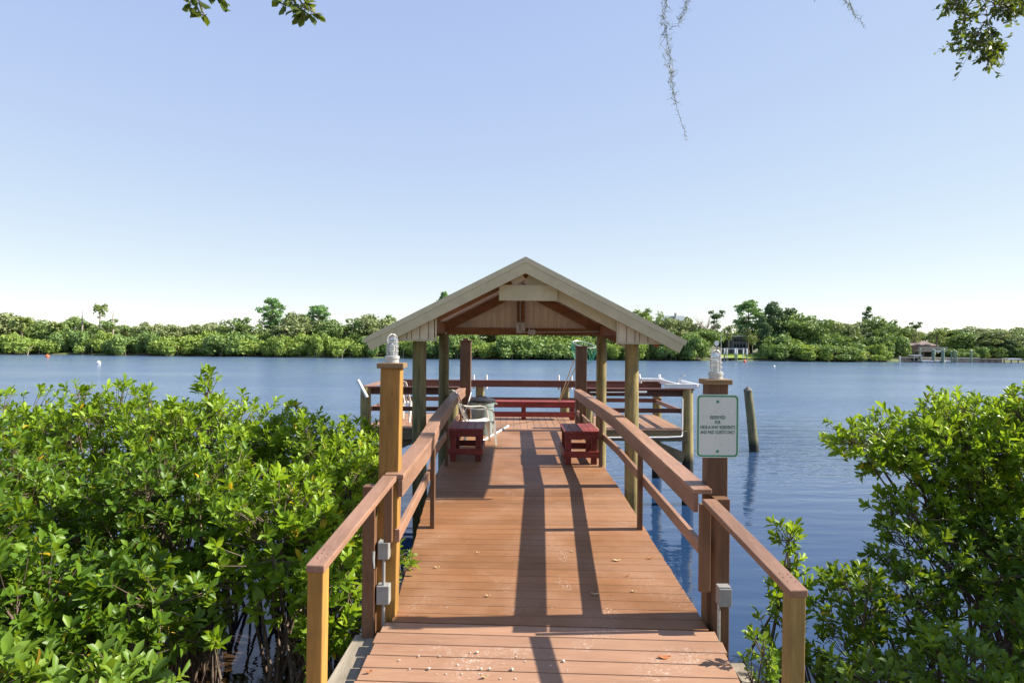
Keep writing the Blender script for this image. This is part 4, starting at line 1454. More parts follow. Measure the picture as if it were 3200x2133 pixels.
def shrub(name, label, cat, base, lobes, seed, L=0.09, per=7, mat=None, group=None, stem_r=0.02, roots=5, wl=0.42, spread=(0.9, 1.35), up=0.6, twig_mat=None):
    """leaf rosettes on twigs gathered in lobes: (cx, cy, cz, rx, ry, rz, rosettes)"""
    rg = np.random.default_rng(seed)
    t = thing(name, label, cat, base, group=group)
    P, A, T0, T1 = [], [], [], []
    segs0, segs1, sr0, sr1 = [], [], [], []
    B = np.array(base, float)
    for (cx, cy, cz, rx, ry, rz, n) in lobes:
        c = np.array([cx, cy, cz])
        R = np.array([rx, ry, rz])
        # limbs: from the foot up into the lobe
        nl = max(4, int(n / 26))
        dirs = unit(rg.normal(size=(nl, 3)) + np.array([0, 0, 0.35]))
        lim = c + dirs * R * rg.uniform(0.35, 0.7, (nl, 1))
        for q in lim:
            f = B + np.array([rg.normal() * 0.16 * (1 + rx), rg.normal() * 0.16 * (1 + ry), -0.25])
            m1 = f * 0.66 + q * 0.34 + rg.normal(size=3) * 0.08
            m1[2] = f[2] + (q[2] - f[2]) * 0.45
            m2 = f * 0.3 + q * 0.7 + rg.normal(size=3) * 0.07
            pts = [f, m1, m2, q]
            rr = [stem_r * rg.uniform(0.7, 1.3)]
            rr += [rr[0] * 0.8, rr[0] * 0.6, rr[0] * 0.4]
            for a in range(3):
                segs0.append(pts[a]); segs1.append(pts[a + 1]); sr0.append(rr[a]); sr1.append(rr[a + 1])
        d = unit(rg.normal(size=(n, 3)) + np.array([0, 0, 0.25]))
        rad = rg.uniform(0.30, 1.0, (n, 1)) ** 0.55
        lump = 1.0 + 0.16 * np.sin(d[:, :1] * 5.1 + seed) * np.cos(d[:, 1:2] * 4.3 + seed * 2) + 0.10 * np.sin(d[:, 2:3] * 7 + d[:, :1] * 6)
        p = c + d * R * rad * lump
        ax = unit(d * 0.7 + np.array([0, 0, up]) + rg.normal(size=(n, 3)) * 0.35)
        near = np.argmin(np.linalg.norm(p[:, None] - lim[None], axis=2), axis=1)
        vec = p - lim[near]
        ln = np.linalg.norm(vec, axis=1, keepdims=True)
        segs0 += list(p - vec * np.minimum(1.0, 0.20 / np.maximum(ln, 1e-3)) - np.array([0, 0, 0.05])); segs1 += list(p)
        sr0 += [0.0045] * n; sr1 += [0.0028] * n
        P.append(p); A.append(ax)
    P, A = np.concatenate(P), np.concatenate(A)
    keep = P[:, 2] > 0.12
    P, A = P[keep], A[keep]
    n = len(P)
    ref = unit(rg.normal(size=(n, 3)))
    s = unit(np.cross(A, ref))
    u = np.cross(s, A)
    LP, LD, LN, LL, LW, LR = [], [], [], [], [], []
    tone = rg.uniform(0, 1, n)
    size_k = rg.uniform(0.72, 1.15, n)
    for k in range(per):
        ang = k * 2.4 + rg.uniform(-0.35, 0.35, n)
        el = rg.uniform(spread[0], spread[1], n) * (0.55 + 0.45 * k / per)
        rd = s * np.cos(ang)[:, None] + u * np.sin(ang)[:, None]
        dv = A * np.cos(el)[:, None] + rd * np.sin(el)[:, None]
        LP.append(P - A * (0.012 * (per - k))[..., None] if False else P - A * 0.010 * (k))
        LD.append(dv)
        LN.append(A * np.sin(el)[:, None] - rd * np.cos(el)[:, None] + rg.normal(size=(n, 3)) * 0.25)
        l = L * (0.55 + 0.6 * rg.beta(2.2, 1.6, n)) * size_k
        LL.append(l)
        LW.append(l * wl * rg.uniform(0.85, 1.15, n))
        r = np.clip(0.15 + 0.55 * tone + rg.normal(size=n) * 0.16, 0, 0.955)
        r = np.where(rg.uniform(0, 1, n) < 0.009, 1.0, r)
        LR.append(r)
    leaves_mesh("foliage", np.concatenate(LP), np.concatenate(LD), np.concatenate(LN), np.concatenate(LL), np.concatenate(LW), np.concatenate(LR), mat or M_mleaf, t, base)
    # prop roots
    for k in range(roots):
        a = rg.uniform(0, 6.28)
        f = B + np.array([math.cos(a), math.sin(a), 0]) * rg.uniform(0.2, 0.5)
        top = B + np.array([0, 0, rg.uniform(0.5, 0.9)]) + rg.normal(size=3) * 0.08
        mid = (f + top) / 2 + np.array([math.cos(a), math.sin(a), 0]) * 0.12
        f[2] = -0.4
        segs0 += [top, mid]; segs1 += [mid, f]; sr0 += [0.016, 0.014]; sr1 += [0.014, 0.010]
    V, q = twigs_np(np.array(segs0), np.array(segs1), np.array(sr0), np.array(sr1))
    np_mesh("stem", V - B, [q], rg.uniform(0, 1, len(V)), twig_mat or M_stem, t)
    return t


# ------------------------------------------------------------------ near mangroves, left of the boardwalk
GL = "mangroves crowding the left side of the boardwalk"
LEFT = [
    ("mangrove shrub against the left edge of the view, level with its neighbours", (-6.9, 8.6, 0), [(-6.9, 8.6, 1.75, 1.55, 1.3, 0.95, 950), (-5.9, 7.6, 1.2, 1.0, 0.8, 0.8, 380)], M_mleaf),
    ("broad mangrove with two lone shoots above its left shoulder", (-5.0, 8.6, 0), [(-5.0, 8.5, 1.85, 1.25, 1.2, 0.90, 850), (-5.3, 8.3, 2.66, 0.16, 0.16, 0.20, 8)], M_mleaf),
    ("tallest left mangrove, with a leafy spike standing above the hedge top", (-3.75, 8.3, 0), [(-3.75, 8.2, 1.85, 1.15, 1.15, 0.92, 850), (-3.66, 8.2, 2.76, 0.13, 0.13, 0.26, 16)], M_mleaf),
    ("rounded mangrove in the middle of the left hedge, between spike and lamp post", (-2.75, 8.6, 0), [(-2.75, 8.4, 1.65, 0.95, 1.0, 0.85, 700)], M_mleaf),
    ("mangrove whose sunlit top leaves touch the left lamp post", (-1.95, 7.4, 0), [(-2.0, 7.9, 1.70, 0.66, 0.8, 0.80, 560), (-1.66, 7.1, 1.75, 0.42, 0.6, 0.55, 210)], M_mleaf),
    ("mangrove in front of the hedge on the far left, leaves darkened for shade", (-4.9, 6.4, 0), [(-4.9, 6.4, 1.55, 1.25, 0.95, 0.85, 850), (-4.6, 5.9, 0.85, 1.1, 0.6, 0.5, 300)], M_mleaf_shade),
    ("mangrove in the centre of the left thicket, its lower twigs bare", (-3.2, 6.5, 0), [(-3.2, 6.5, 1.62, 1.0, 0.9, 0.72, 760), (-3.3, 6.1, 0.95, 0.8, 0.5, 0.45, 240)], M_mleaf_shade),
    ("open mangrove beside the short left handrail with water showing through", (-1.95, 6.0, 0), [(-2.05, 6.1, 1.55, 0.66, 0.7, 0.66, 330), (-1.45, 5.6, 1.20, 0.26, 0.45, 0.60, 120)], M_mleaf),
    ("low mangrove with star-shaped leaf tufts and one yellow leaf, lower left", (-2.75, 4.9, 0), [(-2.80, 4.95, 1.30, 0.55, 0.55, 0.50, 170), (-3.5, 4.8, 1.35, 0.7, 0.6, 0.60, 320)], M_mleaf_shade),
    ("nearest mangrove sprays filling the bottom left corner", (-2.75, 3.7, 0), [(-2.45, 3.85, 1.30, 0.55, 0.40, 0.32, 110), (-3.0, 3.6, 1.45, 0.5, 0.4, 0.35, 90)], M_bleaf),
    ("large leafy mangrove at the far left above the corner sprays", (-4.1, 4.9, 0), [(-4.3, 5.0, 1.60, 0.80, 0.7, 0.75, 480)], M_mleaf_shade),
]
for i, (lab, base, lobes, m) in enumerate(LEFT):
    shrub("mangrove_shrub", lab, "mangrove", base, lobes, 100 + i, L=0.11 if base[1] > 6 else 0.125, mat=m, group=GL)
shrub("mangrove_seedling", "single mangrove seedling with a star of leaves on a bare stem over dark water", "seedling", (-2.05, 4.75, 0),
      [(-2.05, 4.75, 1.28, 0.04, 0.04, 0.06, 4)], 301, L=0.11, roots=0, stem_r=0.010)
shrub("leafy_sprig", "leafy sprig reaching over the left edge of the ramp below the handrail", "sprig", (-1.10, 5.9, 0.6),
      [(-1.0, 5.75, 1.52, 0.22, 0.28, 0.20, 26), (-1.02, 5.5, 1.32, 0.10, 0.2, 0.12, 10)], 302, L=0.075, roots=0, stem_r=0.008, mat=M_bleaf)

# right of the boardwalk
GR = "bushes crowding the right side of the boardwalk"
RIGHT = [
    ("big right mangrove with a bright sunlit crown overhanging the river", (5.2, 6.6, 0), [(5.1, 6.6, 2.35, 1.25, 1.0, 0.70, 1050), (4.1, 6.5, 2.38, 0.70, 0.6, 0.46, 320), (3.40, 6.5, 2.44, 0.42, 0.4, 0.30, 100), (3.75, 6.25, 1.86, 0.42, 0.4, 0.24, 110), (5.6, 6.4, 1.4, 0.9, 0.8, 0.7, 420), (4.6, 6.3, 1.75, 0.6, 0.6, 0.4, 200)], M_mleaf),
    ("dark twiggy mangrove below the overhanging crown, water glinting through it", (3.9, 6.0, 0), [(3.7, 6.0, 1.55, 0.55, 0.6, 0.35, 150), (4.4, 5.8, 1.45, 0.6, 0.6, 0.55, 220), (3.3, 5.7, 1.10, 0.55, 0.5, 0.45, 150)], M_mleaf_shade),
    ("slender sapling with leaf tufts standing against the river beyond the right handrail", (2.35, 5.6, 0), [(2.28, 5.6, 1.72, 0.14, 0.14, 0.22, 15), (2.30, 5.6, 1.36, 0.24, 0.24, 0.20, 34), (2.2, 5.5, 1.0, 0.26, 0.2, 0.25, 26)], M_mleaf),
    ("small upright mangrove just right of the slender sapling", (2.75, 5.5, 0), [(2.75, 5.5, 1.30, 0.34, 0.34, 0.34, 75), (2.7, 5.3, 0.85, 0.40, 0.4, 0.35, 70)], M_mleaf_shade),
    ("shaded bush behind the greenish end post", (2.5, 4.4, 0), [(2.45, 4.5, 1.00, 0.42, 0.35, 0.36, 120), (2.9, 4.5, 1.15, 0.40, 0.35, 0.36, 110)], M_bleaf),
    ("deep shaded mangrove filling the right edge of the view", (4.7, 5.1, 0), [(4.6, 5.2, 1.60, 0.75, 0.6, 0.65, 360), (4.0, 4.9, 1.15, 0.7, 0.5, 0.5, 240)], M_mleaf_shade),
    ("low dark bush along the bottom right, in shade", (3.2, 3.9, 0), [(3.0, 4.0, 1.10, 0.55, 0.4, 0.40, 190), (3.6, 4.0, 1.25, 0.5, 0.4, 0.4, 170), (2.35, 3.75, 0.98, 0.4, 0.3, 0.35, 110)], M_mleaf_shade),
    ("sprig with larger pale leaves in the bottom right corner", (2.65, 3.4, 0.2), [(2.62, 3.5, 1.40, 0.28, 0.2, 0.2, 34)], M_bleaf),
]
RIGHT.append(("unseen tall mangrove right of the view, added to shade the bottom right bushes", (6.3, 4.6, 0), [(6.2, 4.5, 3.0, 1.1, 1.4, 1.4, 2200), (5.3, 3.6, 2.5, 0.7, 0.7, 0.8, 700)], M_mleaf_shade))  # out of view, added as a shadow caster for the low bushes
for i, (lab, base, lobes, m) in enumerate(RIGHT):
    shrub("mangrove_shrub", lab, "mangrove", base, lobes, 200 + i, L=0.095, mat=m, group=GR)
shrub("leafy_sprig", "yellow-green sprig growing up past the right edge of the lowest planks", "sprig", (1.72, 4.3, 0.4),
      [(1.64, 4.45, 1.30, 0.13, 0.12, 0.22, 26), (1.78, 4.2, 1.08, 0.20, 0.15, 0.20, 40), (1.95, 4.3, 1.0, 0.2, 0.2, 0.2, 36)], 303, L=0.07, roots=0, stem_r=0.008, mat=M_bleaf, wl=0.5)

# ------------------------------------------------------------------ overhanging oak sprays and moss
def oak_spray(label, pts, nleaf, seed, L=0.06, spread=0.16, hang=-0.5):
    """leaves along a branching twig that comes down from above"""
    rg = np.random.default_rng(seed)
    base = Vector(pts[0][0])
    t = thing("oak_branch", label, "branch", base, group="live oak branch ends hanging into the view")
    B = np.array(base)
    s0, s1, r0, r1, LP, LD = [], [], [], [], [], []
    for line in pts:
        ln = [np.array(p) for p in line]
        for a in range(len(ln) - 1):
            s0.append(ln[a]); s1.append(ln[a + 1]); r0.append(0.007 - 0.004 * a / len(ln)); r1.append(0.006 - 0.004 * (a + 1) / len(ln))
        k = max(3, int(nleaf / len(pts) / 5))
        for q in range(k):
            u = rg.uniform(0.25, 1.0) * (len(ln) - 1)
            a = min(int(u), len(ln) - 2)
            p = ln[a] + (ln[a + 1] - ln[a]) * (u - a)
            e = p + rg.normal(size=3) * spread * 0.55 + np.array([0, 0, -0.03])
            s0.append(p); s1.append(e); r0.append(0.003); r1.append(0.0015)
            for j in range(5):
                w = rg.uniform(0.5, 1)
                LP.append(p + (e - p) * w)
                LD.append(unit(e - p) * 0.5 + unit(rg.normal(size=3)) * 0.9 + np.array([0, 0, hang * 0.4]))
    V, q = twigs_np(np.array(s0), np.array(s1), np.array(r0), np.array(r1))
    np_mesh("twig", V - B, [q], rg.uniform(0, 1, len(V)), M_twig, t)
    n = len(LP)
    l = L * rg.uniform(0.6, 1.2, n)
    leaves_mesh("foliage", np.array(LP), np.array(LD), unit(rg.normal(size=(n, 3)) + np.array([0, 0, 0.6])), l, l * 0.50 * rg.uniform(0.8, 1.2, n), np.clip(rg.normal(0.4, 0.22, n), 0, 0.95), M_oakleaf, t, B)
    return t


def A3(px, py, D):
    return tuple(at(px, py, D))


oak_spray("dense oak branch end hanging in the top right corner", [
    [A3(3060, -220, 7.0), A3(3075, -60, 7.0), A3(3085, 60, 7.0), A3(3092, 150, 7.0), A3(3085, 205, 7.0)],
    [A3(3075, -60, 7.1), A3(3020, 30, 7.1), A3(3005, 90, 7.1), A3(2978, 140, 7.1)],
    [A3(3080, 0, 6.9), A3(3130, 20, 6.9), A3(3175, 30, 6.9)],
    [A3(3085, 60, 6.9), A3(3050, 110, 6.9), A3(3035, 155, 6.9)],
    [A3(3085, 100, 7.1), A3(3110, 150, 7.1), A3(3125, 160, 7.1)],
    [A3(3060, -100, 7.1), A3(3000, -20, 7.1), A3(2985, 20, 7.1)],
    [A3(3100, -60, 7.0), A3(3170, -10, 7.0), A3(3200, 20, 7.0)],
], 1500, 41, L=0.062, spread=0.14)
oak_spray("left oak twig tip with lobed leaves at the top of the sky", [
    [A3(660, -260, 5.2), A3(640, -90, 5.2), A3(618, -10, 5.2), A3(632, 35, 5.2), A3(642, 50, 5.2)],
    [A3(640, -90, 5.2), A3(675, -25, 5.2), A3(690, 15, 5.2)],
    [A3(630, -60, 5.25), A3(600, -10, 5.25), A3(592, 20, 5.25)]], 95, 42, L=0.095, spread=0.085)
oak_spray("oak twig tip with a thin dry end, right of the other sky twig", [
    [A3(870, -260, 5.2), A3(890, -90, 5.2), A3(905, -10, 5.2), A3(925, 15, 5.2)],
    [A3(890, -90, 5.25), A3(930, -20, 5.25), A3(955, 5, 5.25)],
    [A3(925, -10, 5.2), A3(960, 28, 5.2), A3(996, 48, 5.2)]], 90, 43, L=0.095, spread=0.08)
oak_spray("single dark oak leaf tip left of the short moss strand", [[A3(2560, -200, 6.0), A3(2552, -40, 6.0), A3(2546, 5, 6.0)]], 12, 44, L=0.07, spread=0.05)


def moss(label, lines, seed, dens=1.0):
    rg = np.random.default_rng(seed)
    t = thing("hanging_moss", label, "moss", lines[0][0], group="strands of hanging moss")
    B = np.array(lines[0][0])
    s0, s1, r0, r1 = [], [], [], []
    for line, w0, w1 in [(l[:-2], l[-2], l[-1]) for l in lines]:
        ln = [np.array(p) for p in line]
        total = sum(np.linalg.norm(ln[a + 1] - ln[a]) for a in range(len(ln) - 1))
        for strand in range(4 if w0 > 0.02 else 2):
            stop = 1.0 if strand == 0 else rg.uniform(0.35, 0.75)
            prev = None
            st = max(8, int(total / 0.03))
            for i in range(int(st * stop) + 1):
                u = i / st * (len(ln) - 1)
                a = min(int(u), len(ln) - 2)
                w = w0 + (w1 - w0) * i / st
                p = ln[a] + (ln[a + 1] - ln[a]) * (u - a) + rg.normal(size=3) * w * (0.45 if strand == 0 else 0.8)
                if prev is not None:
                    s0.append(prev); s1.append(p); r0.append(0.0022); r1.append(0.0022)
                    for k in range(2 if rg.uniform() < dens else 1):
                        e = p + unit(rg.normal(size=3) + np.array([0, 0, -0.2])) * rg.uniform(0.02, 0.05) * (0.5 + w / max(w0, 1e-3))
                        s0.append(p); s1.append(e); r0.append(0.0016); r1.append(0.0007)
                prev = p
    V, q = twigs_np(np.array(s0), np.array(s1), np.array(r0), np.array(r1), 3)
    np_mesh("strand", V - B, [q], rg.uniform(0, 1, len(V)), M_moss, t)


D = 5.6
moss("long thin strand of grey moss trailing far down into the sky", [
    [A3(2070, -120, D), A3(2072, 20, D), A3(2082, 110, D), A3(2092, 190, D), A3(2100, 250, D), A3(2108, 310, D), A3(2122, 365, D), A3(2140, 410, D), A3(2145, 440, D), 0.035, 0.006],
    [A3(2150, -100, D), A3(2152, 0, D), A3(2135, 45, D), A3(2118, 78, D), A3(2092, 92, D), 0.022, 0.012]], 61)
moss("short wisp of grey moss high on the right of the sky", [
    [A3(2630, -120, D), A3(2640, -10, D), A3(2658, 25, D), A3(2672, 50, D), A3(2690, 62, D), A3(2700, 85, D), 0.030, 0.004]], 62)


# ------------------------------------------------------------------ far bank: trees built once per kind, then copied
def cards(P, Nv, size, rg):
    """irregular leaf-clump quads"""
    n = len(P)
    Nv = unit(Nv)
    s = unit(np.cross(Nv, rg.normal(size=(n, 3))))
    u = np.cross(s, Nv)
    V = []
    for a, b in ((-1, -0.8), (0.9, -1), (1, 0.9), (-0.8, 1)):
        k = rg.uniform(0.55, 1.15, (n, 2))
        V.append(P + s * (a * k[:, :1] * size[:, None]) + u * (b * k[:, 1:] * size[:, None]) + Nv * (rg.uniform(-0.35, 0.35, (n, 1)) * size[:, None]))
    V = np.stack(V, 1).reshape(-1, 3)
    q = (np.arange(n) * 4)[:, None] + np.arange(4)[None]
    return V, q


def crown(lobes, rg, size=0.26, dens=1.0, shell=0.55, out=0.6):
    Ps, Ns = [], []
    for (c, R) in lobes:
        c, R = np.array(c), np.array(R)
        area = 4 * math.pi * ((R[0] * R[1]) ** 1.6 + (R[0] * R[2]) ** 1.6 + (R[1] * R[2]) ** 1.6) ** (1 / 1.6) / 3 ** (1 / 1.6)
        n = int(area * dens / (size * size * 2.2))
        d = unit(rg.normal(size=(n, 3)))
        r = rg.uniform(shell, 1.0, (n, 1)) ** 0.7
        lump = 1 + 0.14 * np.sin(d[:, :1] * 6 + c[0] * 3) * np.cos(d[:, 1:2] * 5 + c[1]) + 0.10 * np.sin(d[:, 2:3] * 9 + c[2] * 2)
        Ps.append(c + d * R * r * lump)
        Ns.append(d * out + rg.normal(size=(n, 3)) * 0.5)
    P, Nv = np.concatenate(Ps), np.concatenate(Ns)
    sz = size * rg.uniform(0.5, 1.25, len(P))
    return P, Nv, sz


def tree_proto(name, kind, seed, H, W, mat, trunk_mat=M_bark):
    """returns an Empty with children trunk and crown, standing at the origin, not yet labelled"""
    rg = np.random.default_rng(seed)
    t = thing(name, None, None)
    lobes = []
    trunk = MB()
    if kind == 'mangrove':
        n = 11
        for i in range(n):
            a = rg.uniform(0, 6.28)
            r = W / 2 * math.sqrt(rg.uniform(0.02, 0.75))
            h = H * rg.uniform(0.25, 0.74) * (1 - 0.25 * (2 * r / W))
            lobes.append(((r * math.cos(a), r * 0.7 * math.sin(a), h), (W * rg.uniform(0.15, 0.24), W * 0.17, H * rg.uniform(0.20, 0.28))))
        for i in range(5):
            a = rg.uniform(0, 6.28)
            lobes.append(((W * 0.4 * math.cos(a), W * 0.3 * math.sin(a), H * 0.24), (W * 0.16, W * 0.14, H * 0.19)))
        P, Nv, sz = crown(lobes, rg, 0.155, 1.15, 0.55)
        for i in range(14):
            a, r = rg.uniform(0, 6.28), rg.uniform(0.1, 0.45) * W
            trunk.tube([(r * math.cos(a), r * 0.7 * math.sin(a), -0.6), (r * 0.8 * math.cos(a), r * 0.6 * math.sin(a), H * 0.3), (r * 0.4 * math.cos(a), r * 0.3 * math.sin(a), H * 0.55)], [0.06, 0.05, 0.03], 5)
    elif kind in ('oak', 'oakairy'):
        n = 16 if kind == 'oak' else 13
        for i in range(n):
            a = rg.uniform(0, 6.28)
            r = W / 2 * math.sqrt(rg.uniform(0.0, 0.68))
            h = H * (0.80 - 0.28 * (2 * r / W) ** 2 + rg.uniform(-0.20, 0.06))
            k = 1.0 if kind == 'oak' else 0.68
            lobes.append(((r * math.cos(a), r * math.sin(a), h), (W * rg.uniform(0.12, 0.21) * k, W * rg.uniform(0.13, 0.2) * k, H * rg.uniform(0.08, 0.14) * k)))
        for i in range(8):
            a = rg.uniform(0, 6.28)
            r = W * rg.uniform(0.1, 0.42)
            lobes.append(((r * math.cos(a), r * math.sin(a), H * rg.uniform(0.25, 0.5)), (W * 0.16, W * 0.16, H * 0.13)))
        P, Nv, sz = crown(lobes, rg, 0.16, 0.85 if kind == 'oak' else 0.6, 0.45)
        trunk.tube([(0, 0, -0.3), (0.1, 0, H * 0.25), (0, 0.1, H * 0.45)], [0.26, 0.2, 0.15], 7)
        for c, R in lobes[:9]:
            trunk.tube([(0, 0, H * 0.35), (c[0] * 0.5, c[1] * 0.5, H * 0.52), c], [0.13, 0.09, 0.03], 5)
    elif kind == 'pine':
        z = H * 0.45
        while z < H * 0.97:
            u = (z - H * 0.45) / (H * 0.52)
            rad = W / 2 * (0.55 + 0.75 * u if u < 0.6 else 1.0 * (1.15 - u) / 0.55)
            for j in range(7):
                a = rg.uniform(0, 6.28)
                r = rad * rg.uniform(0.35, 0.95)
                c = (r * math.cos(a), r * math.sin(a), z + rg.uniform(-0.3, 0.4))
                lobes.append((c, (W * rg.uniform(0.09, 0.15), W * rg.uniform(0.09, 0.15), H * rg.uniform(0.028, 0.045))))
                trunk.tube([(0, 0, z - 0.5), (c[0] * 0.5, c[1] * 0.5, z), c], [0.07, 0.05, 0.02], 4)
            z += H * 0.062
        lobes.append(((0, 0, H * 0.93), (W * 0.17, W * 0.17, H * 0.06)))
        P, Nv, sz = crown(lobes, rg, 0.15, 0.62, 0.3)
        trunk.tube([(0, 0, -0.3), (0.15, 0, H * 0.35), (-0.05, 0.1, H * 0.7), (0, 0, H * 0.95)], [0.26, 0.21, 0.13, 0.04], 7)
    elif kind == 'pinetall':                                    # two tiers on a bare stem
        for (zc, rr, k) in ((0.86, 0.42, 7), (0.62, 0.30, 4), (0.40, 0.36, 6)):
            for j in range(k):
                a = rg.uniform(0, 6.28)
                c = (W * rr * rg.uniform(0.2, 1) * math.cos(a), W * rr * rg.uniform(0.2, 1) * math.sin(a), H * (zc + rg.uniform(-0.08, 0.09)))
                lobes.append((c, (W * 0.17, W * 0.17, H * 0.045)))
                trunk.tube([(0, 0, c[2] - 0.5), c], [0.06, 0.02], 4)
        P, Nv, sz = crown(lobes, rg, 0.20, 0.95, 0.3)
        trunk.tube([(0, 0, -0.3), (0.15, 0, H * 0.4), (0, 0, H * 0.92)], [0.24, 0.18, 0.05], 7)
    elif kind == 'cedar':
        for i in range(22):
            z = H * rg.uniform(0.16, 0.90)
            rad = W / 2 * min(1.0, (1.04 - z / H) * 1.9)
            a = rg.uniform(0, 6.28)
            r = rad * rg.uniform(0.2, 0.75)
            lobes.append(((r * math.cos(a), r * math.sin(a), z), (W * 0.17, W * 0.17, H * rg.uniform(0.07, 0.12))))
        lobes.append(((W * 0.05, 0, H * 0.93), (W * 0.10, W * 0.10, H * 0.07)))
        P, Nv, sz = crown(lobes, rg, 0.22, 1.0, 0.5)
        trunk.tube([(0, 0, -0.3), (0, 0, H * 0.9)], [0.25, 0.05], 7)
    elif kind == 'column':
        for i in range(12):
            z = H * (0.45 + 0.53 * i / 11)
            a = rg.uniform(0, 6.28)
            lobes.append(((W * 0.2 * math.cos(a), W * 0.2 * math.sin(a), z), (W * 0.32, W * 0.3, H * 0.05)))
        P, Nv, sz = crown(lobes, rg, 0.20, 0.75, 0.3)
        trunk.tube([(0, 0, -0.3), (0, 0, H * 0.95)], [0.2, 0.06], 6)
    elif kind in ('palm', 'palmlow', 'queen'):
        cz = H * 0.9 if kind != 'queen' else H * 0.80
        LP, LN, LS = [], [], []
        nf = 26 if kind != 'queen' else 16
        fv = []
        fr_len = W * 0.52
        for i in range(nf):
            a = i * 2.4
            e0 = rg.uniform(-0.7, 1.25)
            pts = []
            p = np.array([0, 0, cz])
            el = e0
            for k in range(9):
                pts.append(p.copy())
                p = p + np.array([math.cos(a) * math.cos(el), math.sin(a) * math.cos(el), math.sin(el)]) * fr_len / 8
                el -= 0.16 if kind != 'queen' else 0.30
            fv.append(pts)
            trunk_r = 0.03
            trunk.tube(pts, [0.03 - 0.002 * k for k in range(9)], 3)
            for k in range(3 if kind != 'queen' else 1, 9):
                for j in range(5):
                    if kind == 'queen':
                        off = np.array([-math.sin(a), math.cos(a), 0]) * rg.uniform(-0.25, 0.25) + np.array([0, 0, -rg.uniform(0.0, 0.55)])
                    else:
                        off = rg.normal(size=3) * W * 0.055 * (k / 8)
                    LP.append(pts[k] + off); LN.append(rg.normal(size=3) + np.array([0, -0.4, 0.5]))
        P, Nv = np.array(LP), np.array(LN)
        sz = 0.15 * rg.uniform(0.6, 1.3, len(P))
        lean = 0.09 * H if kind == 'palm' else 0.0
        trunk.tube([(-lean, 0, -0.3), (-lean * 0.75, 0, H * 0.25), (-lean * 0.3, 0, H * 0.6), (0, 0, cz)], [0.20, 0.16, 0.15, 0.16], 7)
    V, q = cards(P, Nv, sz, rg)
    # clump-to-clump change of leaf colour
    tone = 0.5 + 0.5 * np.sin(P[:, 0] * 1.7 + seed) * np.cos(P[:, 1] * 1.3 + P[:, 2] * 1.9)
    r = np.clip(0.15 + 0.45 * tone + rg.normal(size=len(P)) * 0.2, 0, 1)
    cr = np_mesh("crown", V, [q], np.repeat(r, 4), mat, t)
    trunk.build("trunk", trunk_mat, t, True, world=False)
    return t


PROTO = {}


def get_proto(key):
    name, kind, seed, H, W, mat, tm = {
        'm0': ("mangrove_tree", 'mangrove', 1, 4.2, 8.0, M_far_mang, M_palebark), 'm1': ("mangrove_tree", 'mangrove', 2, 4.6, 8.4, M_far_mang, M_palebark),
        'm2': ("mangrove_tree", 'mangrove', 3, 4.0, 7.4, M_far_mang, M_palebark), 'm3': ("mangrove_tree", 'mangrove', 4, 4.4, 7.6, M_far_mang2, M_bark),
        'm4': ("mangrove_tree", 'mangrove', 5, 4.2, 8.2, M_far_mang2, M_bark),
        'o0': ("oak_tree", 'oak', 11, 7.5, 8.0, M_far_oak, M_bark), 'o1': ("oak_tree", 'oak', 12, 7.5, 8.5, M_far_oak, M_palebark),
        'o2': ("oak_tree", 'oak', 13, 7.5, 8.0, M_far_oak2, M_bark), 'o3': ("oak_tree", 'oakairy', 14, 8.0, 6.5, M_far_oak2, M_bark),
        'o4': ("oak_tree", 'oakairy', 15, 8.0, 6.5, M_far_oak, M_palebark), 'o5': ("oak_tree", 'oak', 16, 8.0, 9.0, M_far_oak2, M_bark),
        'p0': ("pine_tree", 'pine', 21, 12.0, 8.0, M_far_pine, M_bark), 'p1': ("pine_tree", 'pine', 22, 12.0, 9.0, M_far_pine, M_bark),
        'pt': ("pine_tree", 'pinetall', 23, 11.0, 4.5, M_far_cedar, M_bark),
        'c0': ("cedar_tree", 'cedar', 31, 11.0, 8.5, M_far_cedar, M_bark), 'c1': ("cedar_tree", 'cedar', 32, 10.5, 9.0, M_far_cedar, M_bark),
        'k0': ("column_tree", 'column', 33, 10.0, 2.2, M_far_cedar, M_bark),
        'f0': ("palm_tree", 'palm', 41, 9.0, 3.4, M_far_palm, M_palebark), 'f1': ("palm_tree", 'palmlow', 42, 5.5, 3.4, M_far_palm, M_bark),
        'q0': ("palm_tree", 'queen', 43, 8.0, 5.5, M_far_palm, M_palebark),
    }[key]
    return tree_proto(name, kind, seed, H, W, mat, tm), H, W


def plant(key, px, ytop, wpx, D, label, group=None, zbase=0.6, cat="tree"):
    first = key not in PROTO
    if first:
        PROTO[key] = get_proto(key)
    src, H, W = PROTO[key]
    o = src if first else copy_tree(src)
    p = at(px, ytop, D)
    hh = (p.z - zbase) / H
    ww = wpx / F * D / W
    o.location = (p.x, D, zbase)
    o.scale = (ww, ww * 0.9, hh)
    o.rotation_euler = (0, 0, random.uniform(0, 6.28) if key[0] not in 'f' else 0)
    tag(o, label, cat, group)
    return o


random.seed(21)
GM = "mangroves lining the far bank"


def bank(px):
    """distance of the far waterline in the direction of photo pixel px"""
    D = 120.0
    for _ in range(6):
        D = shore_y((px - HX) / F * D)
    return D


# mangrove belt, front row and a second row behind, left of and behind the gazebo
def belt(x0, x1, step, ytop, keys, label, group, back):
    x = x0
    while x < x1:
        k = random.choice(keys)
        D = bank(x) + 2.4 + back + random.uniform(-0.5, 1.2)
        hor = HY + (x - HX) * math.tan(ROLL)
        plant(k, x, hor + ytop - 7 + random.uniform(-16, 15), random.uniform(90, 185), D, label, group, 0.1 if back < 3 else 0.4, "mangrove")
        x += step * random.uniform(0.75, 1.25)


